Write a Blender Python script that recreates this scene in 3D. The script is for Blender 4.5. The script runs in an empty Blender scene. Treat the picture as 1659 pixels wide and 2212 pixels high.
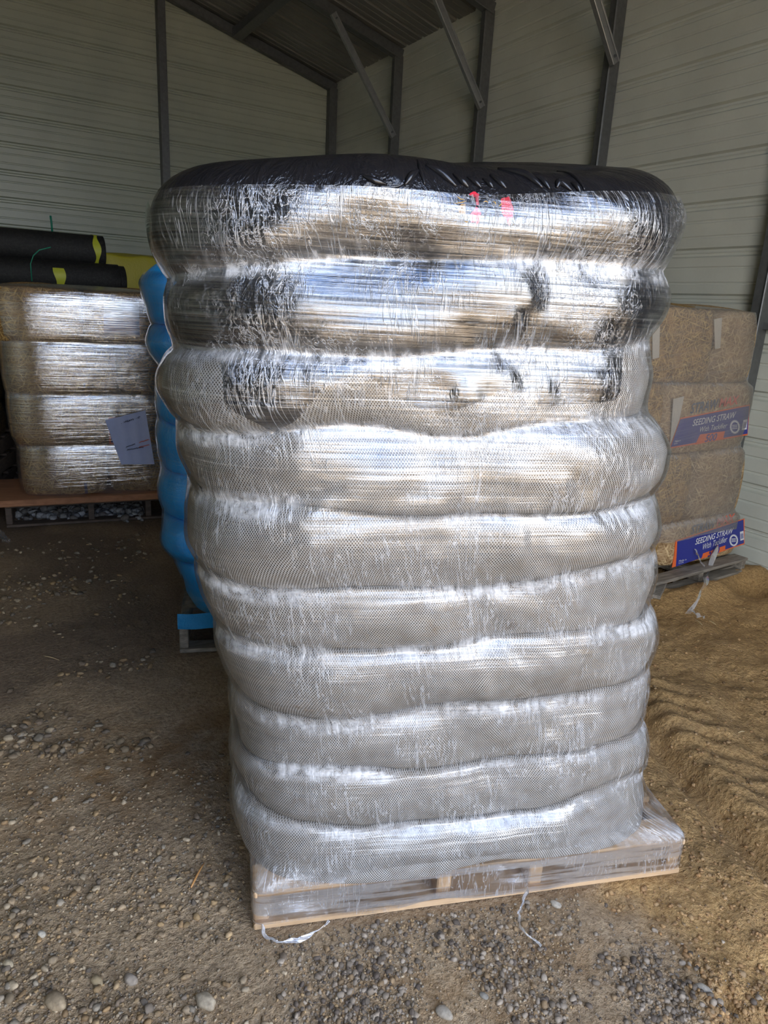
import bpy, math, random
import numpy as np
from mathutils import Vector, Matrix

# ------------------------------------------------------------------ camera, sky, sun, exposure
SC = bpy.context.scene
COL = SC.collection
H = 1.55                      # eye height
F = 1504.4                    # focal length in pixels of the 1659 px wide frame
PITCH, ROLL, YAW = 0.28458586, 0.05499376, 0.55363276

def cam_axes(p, r, yw):
    f = np.array([math.sin(yw)*math.cos(p), math.cos(yw)*math.cos(p), -math.sin(p)])
    rt = np.array([math.cos(yw), -math.sin(yw), 0.0])
    up = np.cross(rt, f)
    return rt*math.cos(r)+up*math.sin(r), -rt*math.sin(r)+up*math.cos(r), f
RT, UP, FW = cam_axes(PITCH, ROLL, YAW)
cam_d = bpy.data.cameras.new('camera')
cam = bpy.data.objects.new('camera', cam_d)
COL.objects.link(cam)
cam.matrix_world = Matrix(((RT[0], UP[0], -FW[0], 0), (RT[1], UP[1], -FW[1], 0), (RT[2], UP[2], -FW[2], H), (0, 0, 0, 1)))
cam_d.sensor_fit = 'HORIZONTAL'; cam_d.sensor_width = 36.0; cam_d.lens = F/1659*36.0
cam_d.clip_start = 0.02; cam_d.clip_end = 500
SC.camera = cam
SC.view_settings.view_transform = 'Standard'; SC.view_settings.look = 'None'
SC.view_settings.gamma = 1.0; SC.view_settings.use_curve_mapping = False
SC.view_settings.exposure = 2.38
try:
    SC.cycles.use_denoising = True
    SC.cycles.denoiser = 'OPENIMAGEDENOISE'
except Exception:
    pass
SC.cycles.use_adaptive_sampling = True; SC.cycles.adaptive_threshold = .05
SC.cycles.max_bounces = 8; SC.cycles.diffuse_bounces = 4; SC.cycles.glossy_bounces = 4
SC.cycles.transparent_max_bounces = 14; SC.cycles.sample_clamp_indirect = 6.0

YF, YB, XR, XL = -1.25, 9.06, 4.50, -2.70     # the shed: open front, back gable, right side, left side
ZE, SLOPE = 4.21, 0.2583                      # eave height and roof pitch
XM = (XR+XL)/2; ZR = ZE+SLOPE*(XR-XM)
OPEN = (-.60, 2.05, 4.0)                    # door opening in the front wall: x0, x1, height

w = bpy.data.worlds.new('sky'); SC.world = w; w.use_nodes = True
nt = w.node_tree; nt.nodes.clear()
def wn(t, **k):
    n = nt.nodes.new(t)
    for a, b in k.items(): setattr(n, a, b)
    return n
tc = wn('ShaderNodeTexCoord'); mp = wn('ShaderNodeMapping'); mp.inputs['Scale'].default_value = (1, 1, 2.2)
nz = wn('ShaderNodeTexNoise'); nz.inputs['Scale'].default_value = 2.6; nz.inputs['Detail'].default_value = 7
rp = wn('ShaderNodeValToRGB'); rp.color_ramp.elements[0].position = .45; rp.color_ramp.elements[1].position = .585
sep = wn('ShaderNodeSeparateXYZ'); gr = wn('ShaderNodeValToRGB')
gr.color_ramp.elements[0].position = 0.0; gr.color_ramp.elements[0].color = (.70, .82, 1.0, 1)
gr.color_ramp.elements[1].position = .7; gr.color_ramp.elements[1].color = (.12, .30, .78, 1)
mx = wn('ShaderNodeMix', data_type='RGBA'); mx.inputs[7].default_value = (1.55, 1.58, 1.62, 1)
bg = wn('ShaderNodeBackground'); bg.inputs['Strength'].default_value = 1.25
out = wn('ShaderNodeOutputWorld')
L = nt.links.new
L(tc.outputs['Generated'], mp.inputs[0]); L(mp.outputs[0], nz.inputs['Vector']); L(nz.outputs['Fac'], rp.inputs[0])
L(tc.outputs['Generated'], sep.inputs[0]); L(sep.outputs['Z'], gr.inputs[0])
L(rp.outputs[0], mx.inputs[0]); L(gr.outputs[0], mx.inputs[6]); L(mx.outputs[2], bg.inputs['Color']); L(bg.outputs[0], out.inputs[0])

sun_d = bpy.data.lights.new('sun', 'SUN'); sun_d.energy = 4.0; sun_d.angle = .01; sun_d.color = (1, .95, .86)
sun = bpy.data.objects.new('sun', sun_d); COL.objects.link(sun)
sun.rotation_euler = Vector((0.75, 0.22, 1.05)).to_track_quat('Z', 'Y').to_euler()

por_d = bpy.data.lights.new('doorway_portal', 'AREA'); por_d.shape = 'RECTANGLE'
por_d.size = OPEN[1]-OPEN[0]; por_d.size_y = OPEN[2]; por_d.cycles.is_portal = True
por = bpy.data.objects.new('doorway_portal', por_d); COL.objects.link(por)
por.location = ((OPEN[0]+OPEN[1])/2, YF-.02, OPEN[2]/2)
por.rotation_euler = (math.radians(90), 0, 0)

# ------------------------------------------------------------------ measuring helpers
O3 = np.array([0, 0, H])
def ray(x, y): return FW+RT*(x-829.5)/F-UP*(y-1106)/F
def gz(x, y, z=0.0):
    d = ray(x, y); return O3+d*((z-H)/d[2])
def on_plane(x, y, p0, n):
    d = ray(x, y); return O3+d*(((p0-O3)@n)/(d@n))

rng = np.random.RandomState(7)
def vnoise(x, y, seed=0):
    """smooth value noise in -1..1"""
    x = np.asarray(x, float); y = np.asarray(y, float)
    xi = np.floor(x).astype(np.int64); yi = np.floor(y).astype(np.int64)
    fx = x-xi; fy = y-yi; fx = fx*fx*(3-2*fx); fy = fy*fy*(3-2*fy)
    def h(a, b):
        n = (a*374761393+b*668265263+seed*974711) & 0x7fffffff
        n = ((n ^ (n >> 13))*1274126177) & 0x7fffffff
        n = (n ^ (n >> 16)) & 0xffff
        return n/32767.5-1
    return (h(xi, yi)*(1-fx)+h(xi+1, yi)*fx)*(1-fy)+(h(xi, yi+1)*(1-fx)+h(xi+1, yi+1)*fx)*fy
def fbm(x, y, octv=4, seed=0, gain=.5):
    s = 0; a = 1; t = 0
    for i in range(octv):
        s = s+a*vnoise(x*2**i+i*17.3, y*2**i-i*9.1, seed+i); t += a; a *= gain
    return s/t
def sstep(a, b, x):
    t = np.clip((x-a)/(b-a), 0, 1); return t*t*(3-2*t)

# ------------------------------------------------------------------ material helpers
class NT:
    def __init__(s, name):
        s.m = bpy.data.materials.new(name); s.m.use_nodes = True
        s.t = s.m.node_tree; s.t.nodes.clear(); s.out = s.t.nodes.new('ShaderNodeOutputMaterial')
    def n(s, typ, inp=None, **k):
        q = s.t.nodes.new(typ)
        for a, b in k.items(): setattr(q, a, b)
        for a, b in (inp or {}).items():
            if isinstance(b, bpy.types.NodeSocket): s.t.links.new(b, q.inputs[a])
            else: q.inputs[a].default_value = b
        return q
    def coord(s, which, scale=(1, 1, 1), rot=(0, 0, 0)):
        c = s.n('ShaderNodeTexCoord')
        return s.n('ShaderNodeMapping', {0: c.outputs[which], 'Scale': scale, 'Rotation': rot}).outputs[0]
    def noise(s, vec, scale=5., detail=3., rough=.55, dist=0.):
        return s.n('ShaderNodeTexNoise', {'Vector': vec, 'Scale': scale, 'Detail': detail, 'Roughness': rough, 'Distortion': dist}).outputs['Fac']
    def math(s, op, a, b=0., c=0., clamp=False):
        q = s.n('ShaderNodeMath', {0: a, 1: b, 2: c}, operation=op); q.use_clamp = clamp; return q.outputs[0]
    def ramp(s, fac, *stops):
        q = s.n('ShaderNodeValToRGB', {0: fac}); e = q.color_ramp.elements
        while len(e) < len(stops): e.new(.5)
        for i, (p, c) in enumerate(stops):
            e[i].position = p; e[i].color = (c, c, c, 1) if not hasattr(c, '__len__') else (*c, 1)
        return q.outputs[0]
    def mix(s, fac, a, b, blend='MIX'):
        a = (*a, 1) if isinstance(a, tuple) and len(a) == 3 else a
        b = (*b, 1) if isinstance(b, tuple) and len(b) == 3 else b
        q = s.n('ShaderNodeMix', {0: fac, 6: a, 7: b}, data_type='RGBA', blend_type=blend); return q.outputs[2]
    def bump(s, h, strength=.5, dist=.01, normal=None):
        i = {'Height': h, 'Strength': strength, 'Distance': dist}
        if normal is not None: i['Normal'] = normal
        return s.n('ShaderNodeBump', i).outputs[0]
    def attr(s, name):
        return s.n('ShaderNodeAttribute', attribute_name=name)
    def princ(s, color, rough=.6, normal=None, metal=0., spec=.5, **k):
        i = {'Base Color': (*color, 1) if isinstance(color, tuple) and len(color) == 3 else color, 'Roughness': rough, 'Metallic': metal, 'Specular IOR Level': spec}
        i.update(k)
        if normal is not None: i['Normal'] = normal
        q = s.n('ShaderNodeBsdfPrincipled', i); return q.outputs[0]
    def done(s, sh):
        s.t.links.new(sh, s.out.inputs[0]); return s.m

def m_panel(name, c):
    a = NT(name); v = a.coord('Object')
    d = a.noise(v, 2.2, 4); f = a.noise(v, 60, 2)
    col = a.mix(a.ramp(d, (.35, 0.), (.7, 1.)), tuple(x*.93 for x in c), tuple(min(1, x*1.06) for x in c))
    col = a.mix(a.math('MULTIPLY', f, .10), col, (.25, .24, .2))
    return a.done(a.princ(col, .38, spec=.5))
M = {}
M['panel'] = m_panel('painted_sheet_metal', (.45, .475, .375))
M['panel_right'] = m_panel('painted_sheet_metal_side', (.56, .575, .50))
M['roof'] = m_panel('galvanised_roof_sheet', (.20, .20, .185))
def m_steel():
    a = NT('galvanised_steel'); v = a.coord('Object')
    c = a.mix(a.noise(v, 30, 4), (.10, .105, .105), (.20, .205, .205))
    return a.done(a.princ(c, .42, metal=.55))
M['steel'] = m_steel()
def m_steel2():
    a = NT('bright_galvanised_steel'); v = a.coord('Object')
    c = a.mix(a.noise(v, 30, 4), (.24, .25, .25), (.38, .39, .39))
    return a.done(a.princ(c, .38, metal=.6))
M['steel2'] = m_steel2()
def m_wood(name, c1, c2, sc=1., rot=0.):
    a = NT(name); v = a.coord('Object', (1, 1, 1), (0, 0, rot))
    v2 = a.n('ShaderNodeMapping', {0: v, 'Scale': (5*sc, 60*sc, 60*sc)}).outputs[0]
    g = a.noise(v2, 1., 5, .6, .6); d = a.noise(v, 7, 3)
    c = a.mix(a.ramp(g, (.3, 0.), (.7, 1.)), c1, c2)
    c = a.mix(a.ramp(d, (.5, 0.), (.8, .55)), c, tuple(x*.45 for x in c1))
    return a.done(a.princ(c, .75, a.bump(g, .3, .002)))
ANG = math.radians(-18.813)
M['wood'] = m_wood('new_pallet_wood', (.52, .33, .17), (.66, .46, .27), rot=-ANG)
M['wood_orange'] = m_wood('stained_orange_board', (.30, .13, .06), (.46, .22, .11), rot=-ANG)
M['wood_grey'] = m_wood('weathered_grey_wood', (.13, .11, .085), (.34, .30, .24))
M['wood_dark'] = m_wood('dark_damp_wood', (.06, .045, .035), (.14, .10, .075), rot=-ANG)

def m_mesh():
    """knitted white netting over dark compost, staggered holes, soil showing through"""
    a = NT('knitted_mesh_fabric'); uv = a.n('ShaderNodeUVMap', uv_map='UVMap').outputs[0]
    wob = a.n('ShaderNodeTexNoise', {'Vector': uv, 'Scale': 5., 'Detail': 2.}).outputs['Color']
    uvd = a.n('ShaderNodeVectorMath', {0: uv, 1: a.n('ShaderNodeVectorMath', {0: wob, 'Scale': .03}, operation='SCALE').outputs[0]}, operation='ADD').outputs[0]
    s = a.n('ShaderNodeSeparateXYZ', {0: uvd})
    cx = a.math('COSINE', a.math('MULTIPLY', s.outputs[0], math.pi/.0031))
    cy = a.math('COSINE', a.math('MULTIPLY', s.outputs[1], math.pi/.0042))
    hole = a.math('MULTIPLY', cx, cy)
    hmask = a.ramp(hole, (-.12, 0.), (.26, 1.))
    big = a.noise(uv, 7., 4); med = a.noise(uv, 30., 4)
    thread = a.mix(a.ramp(med, (.35, 0.), (.75, 1.)), (.50, .485, .455), (.32, .30, .27))
    soil = a.mix(a.ramp(a.noise(uv, 60., 3), (.35, 0.), (.65, 1.)), (.018, .014, .011), (.085, .062, .042))
    # caked soil pushes through the knit in patches
    cake = a.math('MULTIPLY', a.ramp(a.noise(uv, 11., 5, .65), (.60, 0.), (.72, 1.)), a.ramp(med, (.42, 0.), (.6, 1.)))
    thread = a.mix(a.math('MULTIPLY', cake, .65), thread, (.22, .15, .09))
    thread = a.mix(a.ramp(big, (.45, 0.), (.7, .35)), thread, (.38, .34, .265))
    c = a.mix(hmask, thread, soil)
    hgt = a.math('ADD', a.math('MULTIPLY', hmask, -.25), big)
    return a.done(a.princ(c, .85, a.bump(hgt, .35, .012), spec=.2))
M['mesh'] = m_mesh()
def m_plastic(name, c, rough=.25, crinkle=1., scale=1.):
    a = NT(name); uv = a.n('ShaderNodeUVMap', uv_map='UVMap').outputs[0]
    v = a.n('ShaderNodeMapping', {0: uv, 'Scale': (14*scale, 6*scale, 1)}).outputs[0]
    r1 = a.noise(v, 1.2, 4, .6, 1.6)
    rid = a.math('ABSOLUTE', a.math('SUBTRACT', r1, .5))
    r2 = a.noise(uv, 16*scale, 3, .55, 2.5)
    rid2 = a.math('ABSOLUTE', a.math('SUBTRACT', r2, .5))
    h = a.math('ADD', rid, a.math('MULTIPLY', rid2, .7))
    dirt = a.ramp(a.noise(uv, 5, 5), (.55, 0.), (.8, .35))
    col = a.mix(dirt, c, tuple(min(1., x*.7+.05) for x in c))
    return a.done(a.princ(col, rough, a.bump(h, .55*crinkle, .02), spec=.55))
M['black'] = m_plastic('black_poly_sheet', (.010, .010, .012), .24)
M['blue'] = m_plastic('blue_poly_sack', (.008, .43, 1.0), .30, .6, .6)
M['green'] = m_plastic('green_poly_sack', (.01, .17, .06), .4, .5)
M['yellow'] = m_plastic('yellow_tarp', (.52, .45, .03), .5, .5)

def m_film(name, gloss=.13, top=0., undk=.12, haze=.10, streak=1., wr=1., diag=0., white=(.86, .87, .88), gapk=.8, rough=.09):
    """clear stretch film: transparent, glossy, drawn into fine horizontal ridges, fogged where it stands off the load"""
    a = NT(name); uv0 = a.n('ShaderNodeUVMap', uv_map='UVMap').outputs[0]
    uv = a.n('ShaderNodeMapping', {0: uv0, 'Rotation': (0, 0, diag)}).outputs[0]
    lo = a.noise(uv, 1.7, 3)
    v1 = a.n('ShaderNodeMapping', {0: uv, 'Scale': (1.6, 150, 1)}).outputs[0]
    s1 = a.noise(v1, 1., 4, .65)
    v2 = a.n('ShaderNodeMapping', {0: uv, 'Scale': (2.6, 42, 1)}).outputs[0]
    s2 = a.noise(v2, 1., 3, .55)
    v3 = a.n('ShaderNodeMapping', {0: uv, 'Scale': (75, 9, 1)}).outputs[0]
    w3 = a.math('ABSOLUTE', a.math('SUBTRACT', a.noise(v3, 1., 2, .5, 1.1), .5))
    wmask = a.ramp(a.noise(uv, 5.5, 3), (.44, 0.), (.56, 1.))
    wl = a.math('MULTIPLY', a.ramp(w3, (.0, 1.), (.035, 0.)), wmask)
    v4 = a.n('ShaderNodeMapping', {0: uv, 'Scale': (9, 8, 1)}).outputs[0]
    und = a.noise(v4, 1., 2, .5, .8)
    if top:
        cr = a.math('ABSOLUTE', a.math('SUBTRACT', a.noise(a.n('ShaderNodeMapping', {0: uv, 'Scale': (38, 24, 1)}).outputs[0], 1., 3, .6, 2.2), .5))
        crm = a.math('MULTIPLY', a.ramp(a.noise(uv, 4.3, 3), (.47, 0.), (.57, 1.)), a.n('ShaderNodeMapRange', {0: a.n('ShaderNodeSeparateXYZ', {0: uv0}).outputs[1], 1: 1.22, 2: 1.34, 3: 0., 4: 1.}).outputs[0])
        wl = a.math('MAXIMUM', wl, a.math('MULTIPLY', a.ramp(cr, (0., 1.), (.03, 0.)), crm))
    h = a.math('ADD', a.math('MULTIPLY', s1, .55*streak), a.math('MULTIPLY', s2, 1.1*streak))
    nrm = a.bump(h, .50, .0040)
    nrm = a.bump(wl, .26*wr, .003, nrm)
    nrm = a.bump(und, undk, .02, nrm)
    fr = a.n('ShaderNodeFresnel', {'IOR': 1.45}).outputs[0]
    g = a.math('ADD', a.math('MULTIPLY', fr, .72), a.math('MULTIPLY', a.ramp(s1, (.36, .12), (.64, 1.7)), gloss), clamp=True)
    if top:
        zz_ = a.n('ShaderNodeSeparateXYZ', {0: uv0}).outputs[1]
        g = a.math('MULTIPLY', g, a.n('ShaderNodeMapRange', {0: zz_, 1: .95, 2: 1.38, 3: .62, 4: 1.0+top}).outputs[0])
    # silver reflection streaks painted into the film round the pallet, with streaked extra gloss
    zz2 = a.n('ShaderNodeSeparateXYZ', {0: uv0}).outputs[1]
    if top:
        low = a.n('ShaderNodeMapRange', {0: zz2, 1: .126, 2: .120, 3: 0., 4: 1.}).outputs[0]
        g = a.math('ADD', g, a.math('MULTIPLY', low, a.math('MULTIPLY', a.ramp(s2, (.42, 0.), (.58, 1.)), .6)))
    g = a.math('MINIMUM', g, .75)
    gap = a.attr('gap').outputs['Fac']
    gn = a.math('MULTIPLY', a.ramp(a.noise(uv, 22., 5, .7), (.36, .08), (.60, 1.)), a.ramp(a.noise(uv, 3.3, 2), (.36, .12), (.58, 1.)))
    drip = a.ramp(a.noise(a.n('ShaderNodeMapping', {0: uv, 'Scale': (60, 4, 1)}).outputs[0], 1., 2), (.3, .25), (.5, 1.))
    fog = a.math('MULTIPLY', a.math('MULTIPLY', gap, gn), a.math('MULTIPLY', drip, gapk))
    lines = a.math('MULTIPLY', a.ramp(s1, (.58, 0.), (.72, 1.)), .15*streak)
    hz = a.math('ADD', a.math('ADD', fog, haze), a.math('ADD', lines, a.math('MULTIPLY', wl, .40*wr)), clamp=True)
    if top: hz = a.math('ADD', hz, a.math('MULTIPLY', low, a.math('MULTIPLY', a.ramp(s2, (.46, 0.), (.60, 1.)), .65)))  # white haze streaks stand in for bright reflections on the pallet film
    hz = a.math('MINIMUM', hz, .92)
    tr = a.n('ShaderNodeBsdfTransparent', {'Color': (.97, .97, .97, 1)}).outputs[0]
    df = a.n('ShaderNodeBsdfDiffuse', {'Color': (*white, 1), 'Normal': nrm}).outputs[0]
    tl = a.n('ShaderNodeBsdfTranslucent', {'Color': (*white, 1)}).outputs[0]
    wh = a.n('ShaderNodeMixShader', {0: .3, 1: df, 2: tl}).outputs[0]
    b = a.n('ShaderNodeMixShader', {0: hz, 1: tr, 2: wh}).outputs[0]
    gl = a.n('ShaderNodeBsdfGlossy', {'Color': (1, 1, 1, 1), 'Roughness': rough, 'Normal': nrm}).outputs[0]
    return a.done(a.n('ShaderNodeMixShader', {0: g, 1: b, 2: gl}).outputs[0])
M['film'] = m_film('stretch_film', gloss=.105, haze=.012, streak=1., wr=1., top=.12, gapk=.85)
M['film_back'] = m_film('stretch_film_straw', gloss=.30, haze=.07, streak=1.1, wr=.15, gapk=.5, undk=.05)
M['film_right'] = m_film('stretch_film_matted', gloss=.07, haze=.22, streak=.8, wr=.3, diag=-.12, white=(.62, .58, .54), gapk=.4, rough=.2)
M['film_strand'] = m_film('stretch_film_strand', gloss=.2, haze=.45, streak=.3, wr=.3)

def m_straw(name, c1, c2, c3):
    a = NT(name); uv = a.n('ShaderNodeUVMap', uv_map='UVMap').outputs[0]
    best = None
    for i, r in enumerate((.2, 1.0, 1.9, 2.7)):
        v = a.n('ShaderNodeMapping', {0: uv, 'Rotation': (0, 0, r), 'Location': (i*3.1, i*1.7, 0)}).outputs[0]
        v = a.n('ShaderNodeMapping', {0: v, 'Scale': (13, 95, 1)}).outputs[0]
        q = a.noise(v, 1., 2, .5)
        best = q if best is None else a.math('MAXIMUM', best, q)
    big = a.noise(uv, 9, 4)
    c = a.mix(a.ramp(best, (.52, 0.), (.76, 1.)), c1, c2)
    c = a.mix(a.ramp(big, (.45, 0.), (.7, .6)), c, c3)
    return a.done(a.princ(c, .7, a.bump(best, .8, .01), spec=.3))
M['straw'] = m_straw('straw_fill', (.15, .075, .02), (.80, .55, .20), (.45, .26, .09))
M['straw_pale'] = m_straw('straw_fill_pale', (.24, .14, .06), (.82, .62, .34), (.50, .34, .18))
def m_flat(name, c, rough=.5, metal=0.):
    a = NT(name); v = a.coord('Object')
    col = a.mix(a.math('MULTIPLY', a.noise(v, 40, 3), .35), c, tuple(x*.7 for x in c))
    return a.done(a.princ(col, rough, metal=metal))
M['navy'] = m_flat('navy_print', (.03, .04, .27)); M['orange'] = m_flat('orange_print', (.85, .16, .04))
M['white_print'] = m_flat('white_print', (.78, .78, .80)); M['grey_print'] = m_flat('grey_print', (.10, .11, .16))
M['red_print'] = m_flat('red_print', (.75, .13, .07)); M['tape_white'] = m_flat('white_tape', (.62, .57, .48))
M['red_ink'] = m_flat('red_paint', (.62, .015, .04)); M['ochre_ink'] = m_flat('ochre_paint', (.45, .28, .08))
M['paper'] = m_flat('pale_blue_paper', (.50, .57, .86)); M['ink'] = m_flat('dark_ink', (.06, .06, .12))
M['tape'] = m_flat('yellow_tape', (.55, .58, .04)); M['strap'] = m_flat('green_strap', (.01, .20, .12))
def m_roll():
    a = NT('black_geotextile'); v = a.coord('Object'); n = a.noise(v, 55, 5, .7)
    c = a.mix(a.ramp(n, (.45, 0.), (.8, 1.)), (.010, .010, .010), (.035, .034, .032))
    return a.done(a.princ(c, .62, a.bump(n, .6, .01)))
M['roll'] = m_roll()
def m_concrete():
    a = NT('rough_rubble'); v = a.coord('Object'); n = a.noise(v, 18, 6, .7)
    c = a.mix(a.ramp(n, (.35, 0.), (.7, 1.)), (.10, .09, .08), (.40, .39, .37))
    return a.done(a.princ(c, .9, a.bump(n, .6, .02)))
M['rubble'] = m_concrete()
def m_ground():
    a = NT('packed_dirt'); v = a.coord('Object')
    mud = a.attr('mud').outputs['Fac']; dark = a.attr('dark').outputs['Fac']; ochre = a.attr('ochre').outputs['Fac']
    f1 = a.noise(v, 8, 6, .65); f2 = a.noise(v, 55, 5, .7); f3 = a.noise(v, 240, 3, .6)
    g = a.mix(a.ramp(f2, (.30, 0.), (.68, 1.)), (.26, .172, .092), (.68, .50, .30))
    g = a.mix(a.ramp(f3, (.40, 0.), (.72, .55)), g, (.70, .54, .36))
    m = a.mix(a.ramp(f2, (.30, 0.), (.70, 1.)), (.33, .185, .065), (.76, .48, .20))
    m = a.mix(a.ramp(f1, (.45, 0.), (.72, .6)), m, (.52, .33, .15))
    c = a.mix(mud, g, m)
    c = a.mix(a.math('MULTIPLY', ochre, a.ramp(f1, (.4, 0.), (.6, 1.))), c, (.34, .20, .085))
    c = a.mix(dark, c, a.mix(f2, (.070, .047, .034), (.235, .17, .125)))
    vo = a.n('ShaderNodeTexVoronoi', {'Vector': v, 'Scale': 75.}).outputs['Distance']
    h = a.math('ADD', a.math('ADD', f2, a.math('MULTIPLY', f3, .35)), a.math('MULTIPLY', vo, -.35))
    rough = a.ramp(f1, (.3, .62), (.7, .9))
    return a.done(a.princ(c, rough, a.bump(h, 1., .018), spec=.3))
M['ground'] = m_ground()
def m_stone(name, attr=True):
    a = NT(name); v = a.coord('Object'); n = a.noise(v, 90, 4, .6)
    c = a.attr('tint').outputs['Color'] if attr else (.34, .31, .27, 1)
    c = a.mix(a.math('MULTIPLY', a.ramp(n, (.4, 0.), (.7, 1.)), .5), c, (.10, .075, .05))
    return a.done(a.princ(c, .75, a.bump(n, .4, .004), spec=.35))
M['stone'] = m_stone('river_gravel')

# ------------------------------------------------------------------ object helpers
def base(o):
    p = np.zeros(3)
    while o is not None: p += np.array(o.location); o = o.parent
    return p
def mk(name, verts, faces, mat, parent=None, loc=None, smooth=True, uv=None, attrs=None):
    verts = np.asarray(verts, float)
    o0 = base(parent) if parent is not None else np.zeros(3)
    loc = np.zeros(3) if loc is None else np.asarray(loc, float)-o0
    v = verts-o0-loc
    me = bpy.data.meshes.new(name); me.from_pydata(v.tolist(), [], [list(map(int, f)) for f in faces])
    me.materials.append(mat)
    if uv is not None:
        uv = np.asarray(uv); li = np.zeros(len(me.loops), dtype=np.int32); me.loops.foreach_get('vertex_index', li)
        l = me.uv_layers.new(name='UVMap'); l.data.foreach_set('uv', uv[li].astype(np.float32).ravel())
    for k, arr in (attrs or {}).items():
        arr = np.asarray(arr, dtype=np.float32)
        if arr.ndim == 1:
            at = me.attributes.new(k, 'FLOAT', 'POINT'); at.data.foreach_set('value', arr)
        else:
            at = me.attributes.new(k, 'FLOAT_COLOR', 'POINT'); at.data.foreach_set('color', np.c_[arr, np.ones(len(arr))].astype(np.float32).ravel())
    if smooth: me.polygons.foreach_set('use_smooth', [True]*len(me.polygons))
    me.update()
    o = bpy.data.objects.new(name, me); COL.objects.link(o); o.parent = parent; o.location = loc.tolist()
    return o
def tag(o, label, cat, group=None, kind=None):
    o['label'] = label; o['category'] = cat
    if group: o['group'] = group
    if kind: o['kind'] = kind
    return o
def thing(name, label, cat, loc, group=None):
    o = bpy.data.objects.new(name, None); COL.objects.link(o); o.location = list(map(float, loc)); o.empty_display_size = .1
    return tag(o, label, cat, group)
def struct(o, label=None):
    o['kind'] = 'structure'
    if label: o['label'] = label
    return o
def grid_faces(nu, nv, wrap=False, off=0):
    """nu columns, nv rows; index = row*nu+col"""
    c = np.arange(nu if wrap else nu-1); r = np.arange(nv-1)
    C, R_ = np.meshgrid(c, r); C = C.ravel(); R_ = R_.ravel(); C2 = (C+1) % nu
    return np.stack([R_*nu+C, R_*nu+C2, (R_+1)*nu+C2, (R_+1)*nu+C], 1)+off
class MB:
    def __init__(s): s.v = []; s.f = []
    def add(s, v, f):
        o = len(s.v); s.v += [list(p) for p in v]; s.f += [[i+o for i in q] for q in f]
    def box(s, p0, ax, ay, az, bev=.004):
        """box from corner p0 with edge vectors, edges slightly chamfered"""
        p0, ax, ay, az = (np.array(q, float) for q in (p0, ax, ay, az))
        lx, ly, lz = (np.linalg.norm(q) for q in (ax, ay, az)); ex, ey, ez = ax/lx, ay/ly, az/lz
        c = p0+(ax+ay+az)/2; b = min(bev, lx*.3, ly*.3, lz*.3); hx, hy, hz = lx/2, ly/2, lz/2
        vs = []; idx = {}
        for i, (sx, sy, sz) in enumerate([(x, y, z) for x in (-1, 1) for y in (-1, 1) for z in (-1, 1)]):
            for k in range(3):
                h = [hx, hy, hz]; q = [h[j]-(b if j != k else 0) for j in range(3)]
                idx[(sx, sy, sz, k)] = len(vs); vs.append(c+ex*sx*q[0]+ey*sy*q[1]+ez*sz*q[2])
        fs = []
        for k in range(3):
            o = [j for j in range(3) if j != k]
            for s_ in (-1, 1):
                ring = []
                for a_, b_ in ((-1, -1), (1, -1), (1, 1), (-1, 1)):
                    t = [0, 0, 0]; t[k] = s_; t[o[0]] = a_; t[o[1]] = b_; ring.append(idx[(*t, k)])
                fs.append(ring)
        for k in range(3):
            o = [j for j in range(3) if j != k]
            for a_ in (-1, 1):
                for b_ in (-1, 1):
                    q = []
                    for s_ in (-1, 1):
                        t = [0, 0, 0]; t[k] = s_; t[o[0]] = a_; t[o[1]] = b_; q.append(t)
                    fs.append([idx[(*q[0], o[0])], idx[(*q[1], o[0])], idx[(*q[1], o[1])], idx[(*q[0], o[1])]])
        for sx in (-1, 1):
            for sy in (-1, 1):
                for sz in (-1, 1): fs.append([idx[(sx, sy, sz, k)] for k in range(3)])
        s.add(vs, fs)
    def tube(s, pts, r, n=8, close=True):
        pts = [np.array(p, float) for p in pts]; rr = r if hasattr(r, '__len__') else [r]*len(pts)
        rings = []
        up = np.array([.13, .21, .97])
        for i, p in enumerate(pts):
            t = pts[min(i+1, len(pts)-1)]-pts[max(i-1, 0)]; t /= np.linalg.norm(t)+1e-9
            a = np.cross(t, up); a /= np.linalg.norm(a)+1e-9; b = np.cross(t, a)
            rings.append([p+(a*math.cos(k*2*math.pi/n)+b*math.sin(k*2*math.pi/n))*rr[i] for k in range(n)])
        v = [q for g in rings for q in g]; f = grid_faces(n, len(pts), True).tolist()
        if close: f += [list(range(n))[::-1], list(range((len(pts)-1)*n, len(pts)*n))]
        s.add(v, f)
    def build(s, name, mat, parent=None, loc=None, smooth=False):
        return mk(name, s.v, s.f, mat, parent, loc, smooth)

# ------------------------------------------------------------------ the shed
def profile(z0, z1, pitch, off, w_=.065, d=.022):
    """sheet cross-section: (position, depth) with deep ribs each pitch and two small stiffeners between"""
    p = [(z0, 0.)]
    k0 = math.floor((z0-off)/pitch)-1
    for k in range(k0, k0+int((z1-z0)/pitch)+4):
        c = off+k*pitch
        for a_, b_ in ((-w_/2, 0), (-w_/2+.012, d), (-.006, d), (0, d*.75), (.006, d), (w_/2-.012, d), (w_/2, 0)): p.append((c+a_, b_))
        for m in (1/3, 2/3):
            cc = c+pitch*m
            for a_, b_ in ((-.010, 0), (-.004, .005), (.004, .005), (.010, 0)): p.append((cc+a_, b_))
    p = sorted(q for q in p if z0 <= q[0] <= z1); p.append((z1, 0.)); return p
def sheet(name, prof, fn, mat, label):
    """fn(position, depth) -> two end points of the drawn line"""
    v = []; 
    for q in prof: a_, b_ = fn(*q); v += [a_, b_]
    f = [[2*i, 2*i+1, 2*i+3, 2*i+2] for i in range(len(prof)-1)]
    # outer skin a little behind so the sheet has thickness
    return struct(mk(name, v, f, mat, smooth=False), label)
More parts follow.
